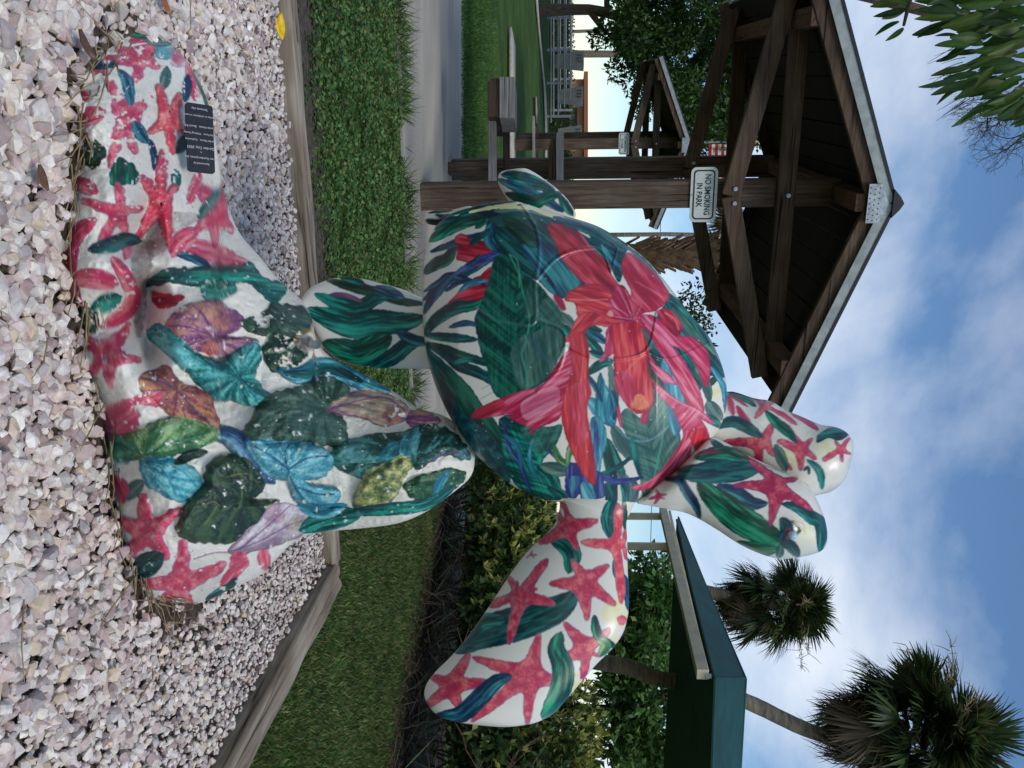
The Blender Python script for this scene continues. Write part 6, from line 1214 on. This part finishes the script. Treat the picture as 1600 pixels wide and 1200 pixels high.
# ------------------------------------------------------------------ green canopy on beige posts
M['canvas'] = plain('green_canvas', (16, 62, 62), rough=0.7, var=0.16, scale=3.5); M['beige'] = plain('beige_paint', (196, 186, 160), rough=0.6, var=0.08, scale=5)
cn = empty('green_canopy', (2.6, 7.0, 0)); tag(cn, 'dark green canvas canopy with beige gutter beam and posts, right behind the flipper', 'canopy')
tinv = Matrix.Translation((-2.6, -7.0, 0))
Av, Bv, Cv, Dv, Ev = at(1117, 1060, 7.4), at(1165, 1060, 8.1), at(1057, 812, 12.0), at(1112, 1330, 7.2), at(1153, 1330, 7.9)
Fv, Gv = at(1054, 930, 12.3), at(1030, 1330, 12.0); Ct = at(1060, 808, 12.3)
me = bpy.data.meshes.new('canvas_top'); vsx = [Av, Bv, Cv, Dv, Ev, Fv, Gv, Ct]; gt = Gv + Vector((0, 0, 0.25)); ft = Fv + Vector((0, 0, 0.12))
me.from_pydata([tuple(v) for v in vsx] + [tuple(gt), tuple(ft)], [], [(0, 3, 4, 1), (0, 1, 7, 2), (1, 4, 8, 9, 7), (0, 2, 5, 6, 3), (2, 7, 9, 5), (5, 9, 8, 6), (3, 6, 8, 4)]); me.materials.append(M['canvas'])
bm = bmesh.new(); bm.from_mesh(me); bmesh.ops.recalc_face_normals(bm, faces=bm.faces); bm.to_mesh(me); bm.free(); me.transform(tinv); link('canvas_cover', me, cn)
def cpart(mb, name, mat, bevel=0.004): o = mb.build(name, mat, None, bevel=bevel); o.data.transform(tinv); o.parent = cn; return o
for a_, b_, r_ in ((Av, Dv, 0.016), (Av, Cv, 0.012), (Bv, Ev, 0.014), (Bv, Ct, 0.012), (Av, Bv, 0.012)):
    o = MB().tube([a_, (a_ + b_) / 2 + Vector((0, 0, -0.012)), b_], r_, n=6).build('hem_seam', M['canvas'], None); o.data.transform(tinv); o.parent = cn
g0, g1 = at(1036, 798, 12.0), at(1098, 1054, 7.45); cpart(MB().beam(g0, g1, 0.09, 0.10), 'gutter_beam', M['beige'])
cpart(MB().beam(g0 + Vector((0.02, 0.1, 0.10)), g1 + Vector((0.02, 0.1, 0.05)), 0.03, 0.03), 'top_rail', M['beige'])
for yy, Yn in ((807, 11.8), (854, 10.75)):
    p = at(1045, yy, Yn); p.z = (g0 + (g1 - g0) * ((Yn - g0.y) / (g1.y - g0.y))).z - 0.02; cpart(MB().box((p.x, Yn, p.z / 2), (0.085, 0.085, p.z)), 'post', M['beige'])
cpart(MB().box(g1 + Vector((0.02, 0.02, 0.05)), (0.03, 0.05, 0.06)), 'bracket', M['metal'])
pr = at(1100, 1340, 7.6); cpart(MB().box((pr.x, 7.6, pr.z / 2), (0.07, 0.07, pr.z)), 'post', M['beige'])

# overhead cable
c0, c1 = at(1046, -60, 34), at(1004, 1300, 34); cb_ = empty('overhead_cable', (c0.x, 34, 0)); tag(cb_, 'thin dark overhead cable crossing the sky behind the statue', 'cable')
MB().tube([Vector((0, 0, c0.z)), (c0 + c1) / 2 - Vector((c0.x, 34, 0)) + Vector((0, 0, -0.05)), c1 - Vector((c0.x, 34, 0))], 0.014, n=5).build('wire', M['dark'], cb_)

# ------------------------------------------------------------------ overhanging leaves, top left of the upright view
def thick_leaf(seed):
    r = np.random.default_rng(seed); V = []; n = 9; L = 1.0; bend = r.uniform(0.1, 0.28); C = []
    for i in range(n):
        s = i / (n - 1); w = 0.15 * math.sin(math.pi * min(s * 0.93 + 0.05, 1)) ** 0.75 * (1 - 0.15 * s)
        for t in (-1, -0.5, 0, 0.5, 1): V.append((s * L, t * w, -bend * s * s + 0.35 * abs(t) * w)); C.append(s2l(((58, 92, 34), (70, 104, 36), (50, 80, 34), (84, 108, 40))[seed % 4]) * (1.1 if t == 0 else 0.8) * r.uniform(0.85, 1.12))
    return mesh_np('leaf', V, grid_faces(n, 5), M['leaf'], np.array(C))
TL = [thick_leaf(s) for s in (1, 2, 3, 4)]
def overhang(base_px, Yn, spots, label, size, seed, stems):
    b = at(*base_px, Yn); e = empty('overhanging_branch', b); tag(e, label, 'branch', 'overhanging leafy branches'); r = np.random.default_rng(seed)
    mb = MB()
    for st in stems: mb.tube([at(x, y, Yn + 0.05) - b for x, y in st], [0.014, 0.009, 0.005][:len(st)], n=6, cap=False)
    mb.build('stem', M['bark'], e)
    for (x, y, ang, ln) in spots:
        p = at(x, y, Yn + r.uniform(-0.22, 0.22)) - b; o = link('leaf', TL[int(r.integers(0, 4))], e); o.location = p; s = ln * Yn / F; o.scale = (s, s * r.uniform(0.75, 1.25), s)
        d = Vector((math.sin(ang), r.normal() * 0.25, math.cos(ang))).normalized(); up = Vector((r.normal() * 0.5, -0.8, 0.5 + r.normal() * 0.3)); sd = up.cross(d).normalized(); nn = d.cross(sd)
        o.rotation_euler = Matrix((d, sd, nn)).transposed().to_euler()
    return e, b
r = np.random.default_rng(8); spots = []
for k in range(170):
    x = 1505 + r.uniform(-20, 130); y = r.uniform(-60, 168 - max(0, (1540 - x)) * 0.9); spots.append((x, y, math.radians(180 - 8 + r.normal() * 13 - (y - 60) * 0.22), r.uniform(36, 60)))
for k in range(14): spots.append((1590 + r.uniform(-10, 60), 150 + r.uniform(-20, 22), math.radians(150 + r.normal() * 14), r.uniform(50, 72)))
e, b = overhang((1640, 40, )[0:2], 3.1, spots, 'dense cluster of thick green leaves hanging into the top of the sky', 60, 5, [[(1700, 20), (1600, 70), (1520, 100)], [(1700, 60), (1620, 130), (1560, 160)]])
mb = MB()
for k in range(26):
    y = r.uniform(60, 165); x = 1495 + r.uniform(-10, 20) + max(0, y - 110) * 0.4; p = at(x, y, 3.1) - b; q = at(x - r.uniform(22, 50), y + r.uniform(2, 34), 3.1) - b; mb.tube([p, (p + q) / 2 + Vector((-0.004, 0, 0.006)), q], [0.0014, 0.0011, 0.0005], n=4, cap=False)
mb.build('leaf_hairs', M['dark'], e)
overhang((1420, -60), 3.1, [(1418, 6, math.radians(200), 44), (1416, 14, math.radians(168), 48), (1420, 8, math.radians(148), 50), (1405, 34, math.radians(165), 36), (1412, 44, math.radians(140), 40), (1424, -4, math.radians(170), 60)], 'small drooping leaf sprig near the shelter roof edge', 50, 6, [[(1440, -70), (1424, -10), (1412, 40)]])
# bare twigs farther back
rb = np.random.default_rng(12); Yb = 9.0; b = at(1700, 60, Yb); bt = empty('bare_tree', (b.x, Yb, 0)); tag(bt, 'leafless fine twigs of a bare tree against the sky, behind the thick leaves', 'tree')
mb = MB()
for (x0, y0, x1, y1) in ((1700, 90, 1580, 150), (1680, 110, 1570, 190), (1720, 150, 1600, 215), (1650, 90, 1555, 165)):
    p = at(x0, y0, Yb) - bt.location; q = at(x1, y1, Yb) - bt.location; mb.tube([p, q], [0.022, 0.012], n=5, cap=False)
    for k in range(5): branchy(mb, p + (q - p) * rb.uniform(0.35, 1.0), ((q - p).normalized() + Vector(rb.normal(size=3)) * 0.4).normalized(), 0.2, 0.010, 5, rb, 0.5)
mb.tube([Vector((-1.5, 0.5, 0)), Vector((-1.0, 0.3, 3)), at(1720, 90, Yb) - bt.location], [0.12, 0.08, 0.03], n=8); mb.build('twigs', M['bark'], bt)
